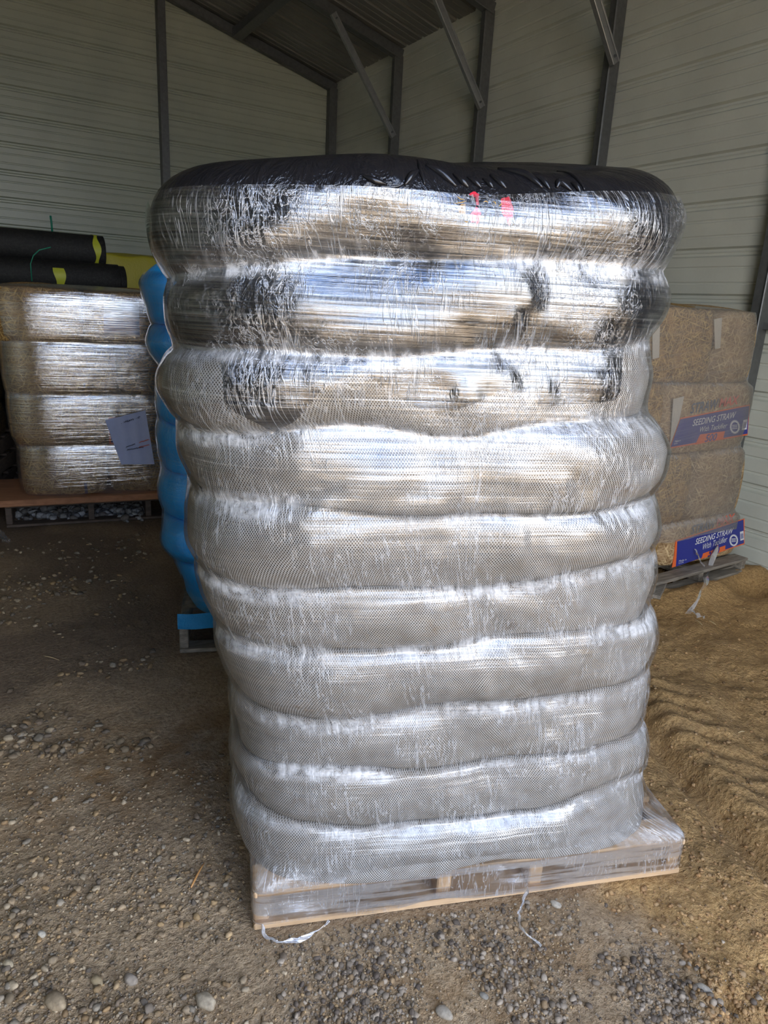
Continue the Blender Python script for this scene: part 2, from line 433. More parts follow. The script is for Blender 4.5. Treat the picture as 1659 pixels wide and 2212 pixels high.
o = sheet('wall_right', profile(-.3, ZE+.05, .302, .22), lambda z, d: ((XR+d, YF, z), (XR+d, YB, z)), M['panel_right'], 'ribbed sheet metal side wall of the shed, lit blue near the floor')
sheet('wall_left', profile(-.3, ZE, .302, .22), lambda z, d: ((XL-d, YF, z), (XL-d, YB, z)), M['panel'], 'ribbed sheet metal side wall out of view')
def gx(z):
    if z <= ZE+.05: return XL, XR
    q = (z-ZE-.05)/SLOPE; return XL+q, XR-q
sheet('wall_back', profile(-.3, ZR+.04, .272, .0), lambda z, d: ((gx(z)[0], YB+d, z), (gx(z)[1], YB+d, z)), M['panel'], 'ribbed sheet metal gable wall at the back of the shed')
fm = MB()
pf = profile(-.3, ZE, .302, .22)
def wallpiece(x0, x1, z0, z1):
    v = []
    pr = [q for q in pf if z0 <= q[0] <= z1]; pr = [(z0, 0.)]+pr+[(z1, 0.)]
    for z, d in pr: v += [(x0, YF-d, z), (x1, YF-d, z)]
    fm.add(v, [[2*i, 2*i+1, 2*i+3, 2*i+2] for i in range(len(pr)-1)])
wallpiece(XL, OPEN[0], -.3, ZE); wallpiece(OPEN[1], XR, -.3, ZE); wallpiece(OPEN[0], OPEN[1], OPEN[2], ZE)
fm.add([(XL, YF, ZE), (XR, YF, ZE), (XM, YF, ZR)], [[0, 1, 2]])
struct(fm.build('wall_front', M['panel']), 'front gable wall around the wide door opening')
rf = []
pr = profile(YF-.15, YB+.1, .30, .12, .05, .022)
v = []
for y, d in pr: v += [(XL-.15, y, ZE-.15*SLOPE+d+.05), (XM, y, ZR+d+.05), (XR+.15, y, ZE-.15*SLOPE+d+.05)]
f = []
for i in range(len(pr)-1):
    for k in (0, 1): f.append([3*i+k, 3*i+k+1, 3*i+k+4, 3*i+k+3])
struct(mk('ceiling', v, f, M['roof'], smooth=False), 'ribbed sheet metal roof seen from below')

PY = [YB-.06, 7.42, 5.87, 4.30, 2.75, 1.20, -.35, YF+.06]
post_lab = ['dark steel corner post where the back and right walls meet', 'steel post on the right wall nearest the corner post',
            'steel post on the right wall with the middle brace bolted to it', 'steel post on the right wall above the right end of the black sacks',
            'steel post on the right wall behind the stack of straw bales']
for i, y in enumerate(PY):
    b = MB(); wd = .075 if i else .11
    b.box((XR-.105, y-wd/2, -.25), (.10, 0, 0), (0, wd, 0), (0, 0, ZE+.22))
    b.box((XR-.117, y-wd/2-.004, -.25), (.012, 0, 0), (0, .012, 0), (0, 0, ZE+.20))
    o = b.build('steel_post', M['steel'], loc=(XR-.05, y, 0))
    tag(o, post_lab[i] if i < 5 else 'steel post of the right wall beside or behind the camera', 'post', 'steel posts of the right wall')
raf_lab = ['dark steel rafter along the top of the back gable wall', 'steel rafter one bay in front of the back gable wall',
           'steel rafter over the middle of the shed', 'steel rafter above the tallest stack', 'steel rafter overhead near the camera']
for i, y in enumerate(PY):
    b = MB()
    for sgn, x0 in ((1, XR), (-1, XL)):
        d = np.array([XM-x0, 0, ZR-ZE]); n_ = np.array([SLOPE*sgn, 0, 1.]); n_ /= np.linalg.norm(n_)
        b.box(np.array([x0, y-.04, ZE+.03])-n_*.10, d, (0, .08, 0), n_*.10)
        b.box(np.array([x0, y-.052, ZE+.03])-n_*.105, d, (0, .012, 0), n_*.012)
    o = b.build('roof_rafter', M['steel'], loc=(XM, y, ZR)); tag(o, raf_lab[min(i, 4)], 'rafter', 'roof rafters of the shed')
# struts
for k, (y, lab) in enumerate(((7.42, 'thin steel brace nearest the back wall, from roof to post'), (5.87, 'steel brace in the middle of the right wall row, from roof to post'),
                              (4.30, 'thick steel brace at upper right running down onto its post'), (2.75, 'steel brace over the straw bales beyond the frame'))):
    b = MB(); p0 = np.array([XR-.10, y-.07, 3.38]); p1 = np.array([3.62, y-.07, 4.38]); d = p1-p0
    n_ = np.cross(d, (0, 1, 0)); n_ /= np.linalg.norm(n_)
    b.box(p0, d, (0, -.045, 0), n_*.055); b.box(p0-n_*.004+np.array([0, -.049, 0]), d, (0, -.006, 0), n_*.012)
    th = thing('steel_brace', lab, 'brace', (XR-.1, y-.07, 3.38), 'diagonal braces of the right wall')
    b.build('brace_tube', M['steel2'], th)
    for t in (.04, .96):
        c = MB(); c.tube([p0+d*t+n_*.028+np.array([0, -.045, 0]), p0+d*t+n_*.028+np.array([0, -.062, 0])], .009, 6)
        c.build('bolt', M['steel'], th)
b = MB(); zz = ZE+SLOPE*(XR-3.17)
b.box((3.12, 7.46, zz-.09), (.10, 0, -.10*SLOPE), (0, 1.50, 0), (0, 0, .10))
tag(b.build('roof_purlin', M['steel'], loc=(3.17, 7.46, zz)), 'short dark purlin between the two rearmost rafters', 'purlin')
b = MB(); b.box((2.27, YB-.10, -.25), (.09, 0, 0), (0, .10, 0), (0, 0, ZE+.25+SLOPE*(XR-2.36)-.02))
tag(b.build('gable_post', M['steel'], loc=(2.31, YB-.05, 0)), 'tall steel post in the middle of the back gable wall', 'post')
b = MB(); b.box((-.75, YB-.10, -.25), (.09, 0, 0), (0, .10, 0), (0, 0, ZE+.25+.3))
tag(b.build('gable_post', M['steel'], loc=(-.70, YB-.05, 0)), 'steel post of the back gable wall outside the frame', 'post')
b = MB(); b.box((XR-.055, YF, 1.545), (.05, 0, 0), (0, YB-YF, 0), (0, 0, .045), .003)
struct(b.build('trim_1', M['steel']), 'dark horizontal rail along the right wall just above the straw bales')

b = MB(); b.box((XR-.002, YF, ZE-.01), (.035, 0, 0), (0, YB-YF, 0), (0, 0, .088), .002)  # added strip, stops daylight leaking in under the roof ribs
struct(b.build('trim_2', M['panel_right']), 'closure strip between the right wall and the roof')
b = MB(); b.box((XR-.004, YB-.004, -.3), (.05, 0, 0), (0, .05, 0), (0, 0, ZE+.36), .002)  # added full-height strip, keeps daylight from leaking through the wall corner
struct(b.build('trim_3', M['panel_right']), 'corner flashing between the back and right walls')
# ------------------------------------------------------------------ ground
SPL = gz(548, 2012); SPR = gz(1468, 1887)
U = (SPR-SPL)/np.linalg.norm(SPR-SPL); V = np.array([-U[1], U[0], 0.])
def ax(lo, hi, segs):
    out_ = []
    for a_, b_, st in segs: out_.append(np.arange(a_, b_, st))
    return np.unique(np.concatenate(out_+[np.array([hi])]).round(4))
gxs = ax(-30, 30, [(-30, -3, 1.5), (-3, -1, .12), (-1, 4.6, .0135), (4.6, 8, .2), (8, 30, 1.5)])
gys = ax(-40, 10, [(-40, -3, 1.5), (-3, .25, .12), (.25, 3.2, .0135), (3.2, 5.4, .026), (5.4, 10, .12)])
GX, GY = np.meshgrid(gxs, gys)
def mud_mask(x, y):
    # mud lies right of a ragged line running from the near corner of the pallet towards the far right
    a_ = (x-SPL[0])*U[0]+(y-SPL[1])*U[1]; b_ = (x-SPL[0])*V[0]+(y-SPL[1])*V[1]
    e = a_-1.02-.10*vnoise(x*5, y*5, 3)-.05*vnoise(x*19, y*19, 4)+np.clip(b_, -1, 0)*.15
    return sstep(-.10, .10, e)
def ground_h(x, y):
    m = mud_mask(x, y)
    a_ = (x-SPL[0])*U[0]+(y-SPL[1])*U[1]; b_ = (x-SPL[0])*V[0]+(y-SPL[1])*V[1]
    h = .012*fbm(x*2.2, y*2.2, 4, 11)+.006*fbm(x*14, y*14, 3, 21, .6)
    rough = sstep(-.1, .5, fbm(x*2.3+4, y*2.3, 2, 31))
    hm = .05*fbm(x*2.0, y*2.0, 3, 41)+.07*(.15+rough)*(np.minimum(np.abs(fbm(x*6+1, y*6, 4, 51, .6))*3, 1)-.5)+.022*(.25+rough)*fbm(x*22, y*22, 3, 61, .75)
    # ruts pressed by tyres, running away from the camera
    t = a_-1.52-.10*b_+.03*vnoise(b_*3, 0*b_, 5); hm += -.06*np.exp(-(t/.05)**2)*sstep(-.7, 0, b_)*(1-sstep(.7, 1.3, b_))+.022*np.exp(-((t-.11)/.06)**2)
    t2 = a_-1.86-.25*b_; hm += -.02*np.exp(-(t2/.10)**2)
    lug = np.clip(np.sin((b_*1.0+(a_-1.7)*.55)*2*math.pi/.11)*3, -1, 1)*sstep(1.60, 1.64, a_)*(1-sstep(1.86, 1.92, a_))*sstep(-.1, .0, b_)*(1-sstep(.95, 1.1, b_)); hm += .006*lug
    # the hollow by the wall and the heap round it
    hm += -.16*np.exp(-(((x-4.18)/.16)**2+((y-2.28)/.13)**2))+.06*np.exp(-(((x-4.35)/.35)**2+((y-2.02)/.14)**2))+.07*np.exp(-(((x-3.80)/.3)**2+((y-2.33)/.09)**2))+.06*np.exp(-(((x-4.25)/.25)**2+((y-2.42)/.08)**2))
    h = h*(1-m)+hm*m
    # flat and slightly low under each pallet
    def under(u0, u1, v0, v1, A, B): return sstep(u0-.06, u0, A)*(1-sstep(u1, u1+.06, A))*sstep(v0-.06, v0, B)*(1-sstep(v1, v1+.06, B))
    k = under(0, 1.235, 0, 1.02, a_, b_)
    for (px_, py_, an, W_, D_) in PALLET_FOOT:
        c_, s_ = math.cos(an), math.sin(an); A = (x-px_)*c_+(y-py_)*s_; B = -(x-px_)*s_+(y-py_)*c_
        k = np.maximum(k, under(0, W_, 0, D_, A, B))
    h = h*(1-k)-.004*k
    inside = sstep(XR-.02, XR+.1, x)
    return h*(1-inside)-.05*inside
PB = gz(388, 1412); PS = gz(14, 1141)
RP = np.array([3.33, 2.36, 0.])
PALLET_FOOT = [(PB[0], PB[1], ANG, 1.15, 1.1), (PS[0], PS[1], math.radians(-8), 1.35, 1.1), (3.36, 2.56, math.radians(3), 1.0, .95), (-1.3, 5.9, ANG, 1.4, 1.1)]
GZ = ground_h(GX, GY)
mud = mud_mask(GX, GY)
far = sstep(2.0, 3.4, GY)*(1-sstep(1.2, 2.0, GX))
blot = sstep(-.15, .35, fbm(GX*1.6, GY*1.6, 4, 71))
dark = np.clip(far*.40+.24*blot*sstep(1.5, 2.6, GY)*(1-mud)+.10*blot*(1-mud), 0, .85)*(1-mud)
# damp dark earth close round the main pallet's left flank
ochre = np.clip(np.exp(-(((GX-.45)/.55)**2+((GY-2.15)/.28)**2))*1.1+.7*np.exp(-(((GX-.95)/.9)**2+((GY-.95)/.25)**2)), 0, 1)*(1-mud)
outdoor = 1-sstep(YF-.4, YF, GY)
mudc = np.clip(mud*(1-outdoor)+outdoor*.0, 0, 1)
gv = np.stack([GX, GY, GZ], -1).reshape(-1, 3)
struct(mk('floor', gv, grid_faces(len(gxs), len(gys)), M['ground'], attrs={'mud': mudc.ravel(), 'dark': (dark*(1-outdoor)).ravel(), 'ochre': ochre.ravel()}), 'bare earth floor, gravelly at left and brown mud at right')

# stones ---------------------------------------------------------
PH = (1+5**.5)/2
ICO = np.array([(-1, PH, 0), (1, PH, 0), (-1, -PH, 0), (1, -PH, 0), (0, -1, PH), (0, 1, PH), (0, -1, -PH), (0, 1, -PH), (PH, 0, -1), (PH, 0, 1), (-PH, 0, -1), (-PH, 0, 1)])/math.sqrt(1+PH*PH)
ICF = [(0, 11, 5), (0, 5, 1), (0, 1, 7), (0, 7, 10), (0, 10, 11), (1, 5, 9), (5, 11, 4), (11, 10, 2), (10, 7, 6), (7, 1, 8), (3, 9, 4), (3, 4, 2), (3, 2, 6), (3, 6, 8), (3, 8, 9), (4, 9, 5), (2, 4, 11), (6, 2, 10), (8, 6, 7), (9, 8, 1)]
def subdiv(v, f):
    v = [tuple(p) for p in v]; cache = {}; nf = []
    def mid(a_, b_):
        k = (min(a_, b_), max(a_, b_))
        if k not in cache:
            p = np.array(v[a_])+np.array(v[b_]); p /= np.linalg.norm(p); v.append(tuple(p)); cache[k] = len(v)-1
        return cache[k]
    for a_, b_, c_ in f:
        ab, bc, ca = mid(a_, b_), mid(b_, c_), mid(c_, a_); nf += [(a_, ab, ca), (b_, bc, ab), (c_, ca, bc), (ab, bc, ca)]
    return np.array(v), nf
S1, F1 = subdiv(ICO, ICF); S2, F2 = subdiv(S1, F1)
def blob(shape, n_):
    """an irregular pebble on a unit ball"""
    n_ = n_
    r = 1+.20*np.sin(shape@rng.randn(3)*2+rng.rand()*6)+.16*np.sin(shape@rng.randn(3)*3.6+rng.rand()*6)
    return shape*r[:, None]
PAL = .95*np.array([1.18, 1.0, .74])*np.array([(.30, .27, .23), (.38, .33, .27), (.24, .21, .19), (.40, .33, .24), (.34, .26, .17), (.48, .45, .40), (.20, .19, .19), (.33, .33, .33), (.44, .35, .23)])
def scatter(name, n, sizes, region, shape, faces, mat, pal, label, cat, flat=.6, bury=.25, keep=None):
    Vs, Fs, Ts = [], [], []; o_ = 0; cnt = 0; nf = np.array(faces)
    lib = [blob(shape, 0) for _ in range(14)]
    while cnt < n:
        p = region()
        if keep is not None and not keep(p): continue
        s_ = sizes(); q = lib[rng.randint(14)]*np.array([1, .6+.35*rng.rand(), flat*(.7+.5*rng.rand())])*s_
        t = rng.rand()*6.28; c_, s2 = math.cos(t), math.sin(t); til = (rng.rand()-.5)*.8
        q = q@np.array([[1, 0, 0], [0, math.cos(til), -math.sin(til)], [0, math.sin(til), math.cos(til)]])
        q = q@np.array([[c_, -s2, 0], [s2, c_, 0], [0, 0, 1]])
        z = float(ground_h(np.array([p[0]]), np.array([p[1]]))[0]) if False else 0
        q = q+np.array([p[0], p[1], s_*flat*(1-2*bury)])
        Vs.append(q); Fs.append(nf+o_); o_ += len(q)
        Ts.append(np.repeat((pal[rng.randint(len(pal))]*(.62+.5*rng.rand()))[None], len(q), 0)); cnt += 1
    ctr = np.array([q.mean(0) for q in Vs]); hh = ground_h(ctr[:, 0], ctr[:, 1])
    Vs = [q+np.array([0, 0, h_]) for q, h_ in zip(Vs, hh)]
    ob = mk(name, np.concatenate(Vs), np.concatenate(Fs), mat, attrs={'tint': np.concatenate(Ts)})
    return tag(ob, label, cat, kind='stuff')
def inpal(p):
    a_ = (p[0]-SPL[0])*U[0]+(p[1]-SPL[1])*U[1]; b_ = (p[0]-SPL[0])*V[0]+(p[1]-SPL[1])*V[1]
    return -.02 < a_ < 1.25 and -.02 < b_ < 1.04
def reg_px(x0, x1, y0, y1):
    def f_():
        q = gz(x0+(x1-x0)*rng.rand(), y0+(y1-y0)*rng.rand()**.8); return q[:2]
    return f_
dens = lambda p: vnoise(np.array([p[0]*2.3]), np.array([p[1]*2.3]), 81)[0]*.5+vnoise(np.array([p[0]*7]), np.array([p[1]*7]), 82)[0]*.35
keepL = lambda p: (not inpal(p)) and rng.rand() < .55+dens(p)-1.2*float(mud_mask(np.array([p[0]]), np.array([p[1]]))[0])
scatter('gravel', 4600, lambda: .0022+.0035*rng.rand()**2, reg_px(-20, 1250, 1650, 2260), ICO, ICF, M['stone'], PAL, 'fine grit and gravel scattered over the near left floor', 'gravel', keep=keepL)
keepG = lambda p: (not inpal(p)) and rng.rand() < .5+dens(p)*1.2+max(0, .5-p[0])*.5-2*float(mud_mask(np.array([p[0]]), np.array([p[1]]))[0])
scatter('pebbles', 1000, lambda: .0035+.0085*rng.rand()**3, reg_px(-20, 620, 1600, 2260), S1, F1, M['stone'], PAL, 'rounded river pebbles on the near left floor', 'pebbles', keep=keepG)
scatter('far_gravel', 500, lambda: .006+.012*rng.rand()**2.5, reg_px(-20, 330, 1150, 1640), S1, F1, M['stone'], PAL*.8, 'scattered grey pebbles on the dark floor further back at left', 'pebbles',
        keep=lambda p: rng.rand() < .35+dens(p)*1.3 and p[1] < 4.7)
PM = 1.1*np.array([(.36, .20, .08), (.42, .255, .11), (.33, .19, .08), (.44, .28, .13)])
keepM = lambda p: (not inpal(p)) and p[0] < XR-.05 and rng.rand() < .25+.9*float(sstep(-.1, .45, fbm(np.array([p[0]*2.3+4]), np.array([p[1]*2.3]), 2, 31))[0]) and mud_mask(np.array([p[0]]), np.array([p[1]]))[0] > .45
scatter('mud_crumbs', 3000, lambda: .0020+.0065*rng.rand()**4, reg_px(1180, 1690, 1250, 2240), S1, F1, M['stone'], PM, 'crumbled brown mud clods on the right of the floor', 'mud crumbs', flat=.7, bury=.42, keep=keepM)
RC = [(gz(1040, 2080), .20), (gz(1180, 2190), .10), (gz(760, 2120), .22), (gz(1440, 2150), .13), (gz(1560, 2200), .08)]
rubw = lambda p: max(math.exp(-((p[0]-c[0])**2+(p[1]-c[1])**2)/r_**2) for c, r_ in RC)
PG = .8*np.array([1.2, 1.0, .76])*np.array([(.22, .21, .20), (.33, .32, .31), (.14, .13, .13), (.36, .29, .20), (.42, .41, .40)])
scatter('rubble_crumbs', 2600, lambda: .0022+.0075*rng.rand()**3, reg_px(560, 1640, 1930, 2250), S1, F1, M['stone'], PG, 'grey and ochre crumbled rubble in front of the pallet', 'rubble', flat=.7, bury=.4,
        keep=lambda p: not inpal(p) and rng.rand() < max(0, .55+1.6*dens(p))*rubw(p))
for (x, y, sx, c, lab) in ((445, 2168, .028, (.50, .47, .42), 'pale oblong stone on the floor at bottom left centre, set at a tilt'),
                           (122, 2170, .030, (.46, .40, .32), 'tan flat stone at the bottom left corner of the floor'),
                           (282, 2118, .020, (.42, .40, .40), 'grey stone between the tan flat stone and the pale oblong one'),
                           (90, 2022, .013, (.72, .74, .76), 'small white pebble at lower left'),
                           (18, 2086, .016, (.60, .56, .47), 'cream wedge shaped pebble at the left edge'),
                           (210, 2120, .018, (.47, .41, .30), 'amber brown pebble left of the grey stone'),
                           (958, 2188, .022, (.44, .43, .42), 'grey broken stone at the bottom edge below the pallet'),
                           (1045, 2150, .012, (.30, .31, .32), 'dark grey chip below the dangling film strip'),
                           (1200, 1955, .016, (.50, .50, .50), 'whitish stone on the dirt just below the pallet front'),
                           (1518, 2150, .022, (.52, .52, .52), 'whitish stone in the mud at bottom right')):
    p = gz(x, y); q = S2*(1+.07*np.sin(S2@rng.randn(3)*2)+.05*np.sin(S2@rng.randn(3)*3))[:, None]*np.array([1, .6, .5])*sx; t = 1.1
    q = q@np.array([[math.cos(t), -math.sin(t), 0], [math.sin(t), math.cos(t), 0], [0, 0, 1]])
    g0 = float(ground_h(p[:1], p[1:2])[0])
    ob = mk('stone', q+np.array([p[0], p[1], g0+sx*.28]), F2, M['stone'], loc=(p[0], p[1], g0), attrs={'tint': np.repeat([np.array(c)*np.array([.86, .76, .60])], len(q), 0)})
    tag(ob, lab, 'stone')
def stick(p0, p1, r, name, mat, label, cat='straw', lift=.006):
    a_, b_ = gz(*p0), gz(*p1); m_ = (a_+b_)/2; pts = []
    for t in np.linspace(0, 1, 6):
        q = a_+(b_-a_)*t; q = q+np.array([0, 0, float(ground_h(q[:1], q[1:2])[0])*0+lift+.004*math.sin(t*3.1)]); pts.append(q)
    hg = max(float(ground_h(q[:1], q[1:2])[0]) for q in pts); pts = [q+np.array([0, 0, hg]) for q in pts]
    b = MB(); b.tube(pts, [r*.7, r, r*1.1, r, r*.9, r*.6], 6)
    return tag(b.build(name, mat, loc=m_, smooth=True), label, cat)
M['splint'] = m_flat('orange_splinter', (.60, .30, .10)); M['chaff'] = m_flat('pale_chaff', (.66, .52, .28))
stick((413, 1920), (441, 1867), .0030, 'wood_splinter', M['splint'], 'orange wood splinter lying on the floor left of the pallet', 'splinter')
stick((380, 1905), (394, 1901), .0010, 'straw', M['chaff'], 'short pale straw beside the orange splinter')
stick((28, 1850), (40, 1850), .0012, 'straw', M['chaff'], 'tiny straw among pebbles at the left edge')
stick((94, 1420), (128, 1429), .0016, 'straw', M['chaff'], 'rust coloured straw on the dark floor at left')
stick((236, 1259), (252, 1257), .0022, 'straw', M['chaff'], 'pale straw on the dark floor left of the blue stack')
stick((1500, 1345), (1516, 1357), .0020, 'straw', M['chaff'], 'pale straw just below the dangling film of the bale stack')
stick((1530, 1337), (1547, 1346), .0018, 'straw', M['chaff'], 'pale straw to the right of the dangling film clump')
stick((1592, 1594), (1606, 1592), .0016, 'straw', M['chaff'], 'short straw on the brown mud at right')

# ------------------------------------------------------------------ pallets
class Frame:
    def __init__(s, o, ang): s.o = np.array(o, float); s.u = np.array([math.cos(ang), math.sin(ang), 0]); s.v = np.array([-math.sin(ang), math.cos(ang), 0])
    def P(s, u, v, z): return s.o+s.u*u+s.v*v+np.array([0, 0, z])
    def uz(s, x, y, v):
        p = on_plane(x, y, s.o+s.v*v, s.v)-s.o; return float(p@s.u), float(p[2])
FM = Frame((SPL[0], SPL[1], 0), ANG)
def pallet(Fr, W, D, h, mat, label, strings=(0, .5, 1), mats=None, nb=6, tb=.019, front=None, boards_v=None):
    th = thing('wooden_pallet', label, 'pallet', Fr.o)
    sh = h-2*tb
    for k, s_ in enumerate(strings):
        b = MB(); uu = s_*(W-.04); b.box(Fr.P(uu, .012, tb), Fr.u*.04, Fr.v*(D-.024), (0, 0, sh)); b.build('stringer', mat, th)
    for k in range(nb):
        v0 = k*(D-.10)/(nb-1); b = MB(); b.box(Fr.P(0, v0, h-tb), Fr.u*W, Fr.v*(.10 if k in (0, nb-1) else .085), (0, 0, tb)); b.build('deck_board', front if (front and k == 0) else mat, th)
    for k in range(3):
        v0 = k*(D-.10)/2; b = MB(); b.box(Fr.P(0, v0, 0), Fr.u*W, Fr.v*.09, (0, 0, tb)); b.build('bottom_board', mat, th)
    return th
pallet(FM, 1.233, 1.02, .12, M['wood'], 'new light wooden pallet under the large stack, its sides wrapped in film', (0, .41, .635, 1))

# ------------------------------------------------------------------ stacked sacks under film
def ring_phi(a, b, n, count, dens_front=1.6):
    ph = np.linspace(-math.pi, math.pi, 4001); r = ((np.abs(np.cos(ph))/a)**n+(np.abs(np.sin(ph))/b)**n)**(-1/n)
    x = r*np.cos(ph); y = r*np.sin(ph); ds = np.hypot(np.diff(x), np.diff(y))*np.where(ph[:-1] < 0, dens_front, .5)
    s = np.r_[0, np.cumsum(ds)]; t = np.linspace(0, s[-1], count+1)[:-1]; return np.interp(t, s, ph)
class Stack:
    """a column of sacks. creases: list of (z, left lift, right lift) from the top down; ext: table z -> uL,uR,vF,vB"""
    def __init__(s, Fr, cre, ext, n=4.5, D=.045, q=2.3, seed=0, lump=.012, count=300, topD=.12, soft=.075, Dk=None, botD=None, wav=1.):
        s.F = Fr; s.cre = cre; s.ext_t = np.array(sorted(ext)); s.n = n; s.D = D; s.q = q; s.seed = seed; s.lump = lump; s.topD = topD; s.soft = soft; s.Dk = Dk; s.botD = botD; s.wav = wav
        a_ = (s.ext_t[0][2]-s.ext_t[0][1])/2; b_ = (s.ext_t[0][4]-s.ext_t[0][3])/2
        s.phi = ring_phi(a_, b_, n, count)
    def ext(s, z): return [np.interp(z, s.ext_t[:, 0], s.ext_t[:, k]) for k in (1, 2, 3, 4)]
    def crease(s, k, phi):
        z, l, r = s.cre[k]; c = np.cos(phi); f = np.where(c < 0, l, r)*np.abs(c)**1.6
        return z+f+s.wav*(.006*np.sin(phi*3+k*1.7+s.seed)+.004*np.sin(phi*7+k*2.9)+.016*vnoise(np.cos(phi)*2.2+k*7.7, np.sin(phi)*2.2+k*3.1, 300+s.seed))
    def inset(s, t, k):
        D_ = s.Dk[k] if s.Dk else s.D
        d = np.where((t > 0) & (k == 0), s.topD, D_); q = np.where((t > 0) & (k == 0), 2.0, s.q)
        if s.botD is not None and k == len(s.cre)-2: d = np.where(t < 0, s.botD, d)
        t = np.where(t > 0, t, t)
        return d*(1-(1-np.clip(np.abs(t), 0, 1)**q)**(1/q))
    def lumps(s, phi, z):
        a_ = np.cos(phi)*.55; b_ = np.sin(phi)*.45
        return s.lump*(fbm((a_+b_*.6)*5+9, z*6+b_*4, 3, 100+s.seed))
    def jog(s, k, phi, t):
        # every sack sits a little in or out of line, fading at its creases
        return s.lump*.7*vnoise(np.cos(phi)*1.6+k*5.3, np.sin(phi)*1.6+k*2.1, 200+s.seed)*(1-np.abs(t)**3)
    def pt(s, phi, z, ins, n=None, rect=None):
        uL, uR, vF, vB = s.ext(z); n = s.n if n is None else n
        a_ = (uR-uL)/2-ins; b_ = (vB-vF)/2-ins
        r = ((np.abs(np.cos(phi))/a_)**n+(np.abs(np.sin(phi))/b_)**n)**(-1/n)
        u = (uL+uR)/2+r*np.cos(phi); v = (vF+vB)/2+r*np.sin(phi); return u, v
    def sack(s, k, name, mat, label, cat, group, nt=26, off=0.):
        ph = s.phi; m = len(ph)
        ts = np.sin(np.linspace(-math.pi/2, math.pi/2, nt))
        V_, UV = [], []
        x_, y_ = s.pt(ph, np.full(m, s.cre[k][0]), np.zeros(m))
        arc = np.r_[0, np.cumsum(np.hypot(np.diff(x_), np.diff(y_)))]
        lo = s.crease(k+1, ph); hi = s.crease(k, ph)
        rad = .5+.5*rng.rand()
        for t in ts:
            z = lo+(hi-lo)*(t+1)/2; u, v = s.pt(ph, z, s.inset(np.full(m, t), k)-s.lumps(ph, z)-s.jog(k, ph, t)-off)
            V_.append(np.stack([u, v, z], 1)); UV.append(np.stack([arc, z+k*.37], 1))
        def cap(ring, zc, rise, inner):
            res = []
            c = ring.mean(0)
            for f_ in inner:
                q = c+(ring-c)*f_; q[:, 2] = ring[:, 2]*f_+zc*(1-f_)+rise*(1-f_*f_); res.append(q)
            return res
        rise = .035 if k == 0 else 0
        top = cap(V_[-1], hi.mean(), rise, (.93, .8, .6, .35, .08)); bot = cap(V_[0], lo.mean(), 0, (.7, .3, .05))[::-1]
        rows = bot+V_+top
        uvs = [UV[0]+[0, -.05*(len(bot)-i)] for i in range(len(bot))]+UV+[UV[-1]+[0, .06*(i+1)] for i in range(len(top))]
        P = np.concatenate(rows); W = s.F.o+P[:, :1]*s.F.u+P[:, 1:2]*s.F.v+P[:, 2:]*np.array([0, 0, 1.])
        fs = grid_faces(m, len(rows), True).tolist(); fs.append(list(range(m))[::-1]); fs.append(list(range((len(rows)-1)*m, len(rows)*m)))
        uL, uR, vF, vB = s.ext(s.cre[k+1][0])
        ob = mk(name, W, fs, mat, loc=s.F.P((uL+uR)/2, (vF+vB)/2, s.cre[k+1][0]), uv=np.concatenate(uvs))
        return tag(ob, label, cat, group) if label else ob
    def film_uvz(s, phi, z, off=.008, pal=None):
        """outer film surface: follows the sacks, bridges their creases, spreads onto the pallet at the bottom"""
        phi = np.asarray(phi, float); z = np.asarray(z, float)
        K = len(s.cre)-1; cz = np.stack([s.crease(k, phi) for k in range(K+1)])
        ins = np.zeros_like(z); gap = np.zeros_like(z)
        for k in range(K):
            hi, lo = cz[k], cz[k+1]; m_ = (z <= hi) & (z > lo) if k else (z > lo)
            t = np.clip(2*(z-lo)/(hi-lo)-1, -1, 1); i_ = s.inset(t, k)
            f_ = i_/(1+i_/s.soft) if k else np.where(t > 0, i_, i_/(1+i_/s.soft))
            D_ = s.Dk[k] if s.Dk else s.D
            ins = np.where(m_, f_-s.jog(k, phi, t), ins); gap = np.where(m_, np.clip((i_-f_)/D_*1.6, 0, 1), gap)
            if k:
                wd = .012+.016*np.clip(.5+vnoise(phi*1.4, np.full_like(phi, k*3.7), 44+s.seed), 0, 1)
                gap = np.maximum(gap, np.exp(-np.abs((z-hi+.006)/wd)**4))
        below = z <= cz[-1]; ins = np.where(below, s.inset(np.full_like(z, -1.), K-1)*.6, ins); gap = np.where(below, .5, gap)
        u, v = s.pt(phi, z, ins-s.lumps(phi, z)-off)
        if pal is not None:
            W_, D_, zt, zb = pal; a_, b_ = W_/2+.006, D_/2+.006; cu, cv = W_/2, D_/2
            r = ((np.abs(np.cos(phi))/a_)**40+(np.abs(np.sin(phi))/b_)**40)**(-1/40.)
            u2 = cu+r*np.cos(phi); v2 = cv+r*np.sin(phi); w_ = sstep(zb, zt, z); f_ = 1-w_
            cn = (np.abs(np.cos(phi)*np.sin(phi))*2)**1.5
            f_ = np.where(z <= zt, 1., 1-sstep(zt, zb, z))
            u = u*(1-f_)+u2*f_; v = v*(1-f_)+v2*f_
            gap = np.maximum(gap*(1-f_), f_*cn*.9)
            gap = np.where(z <= zt+.005, .12, gap)
        return u, v, gap
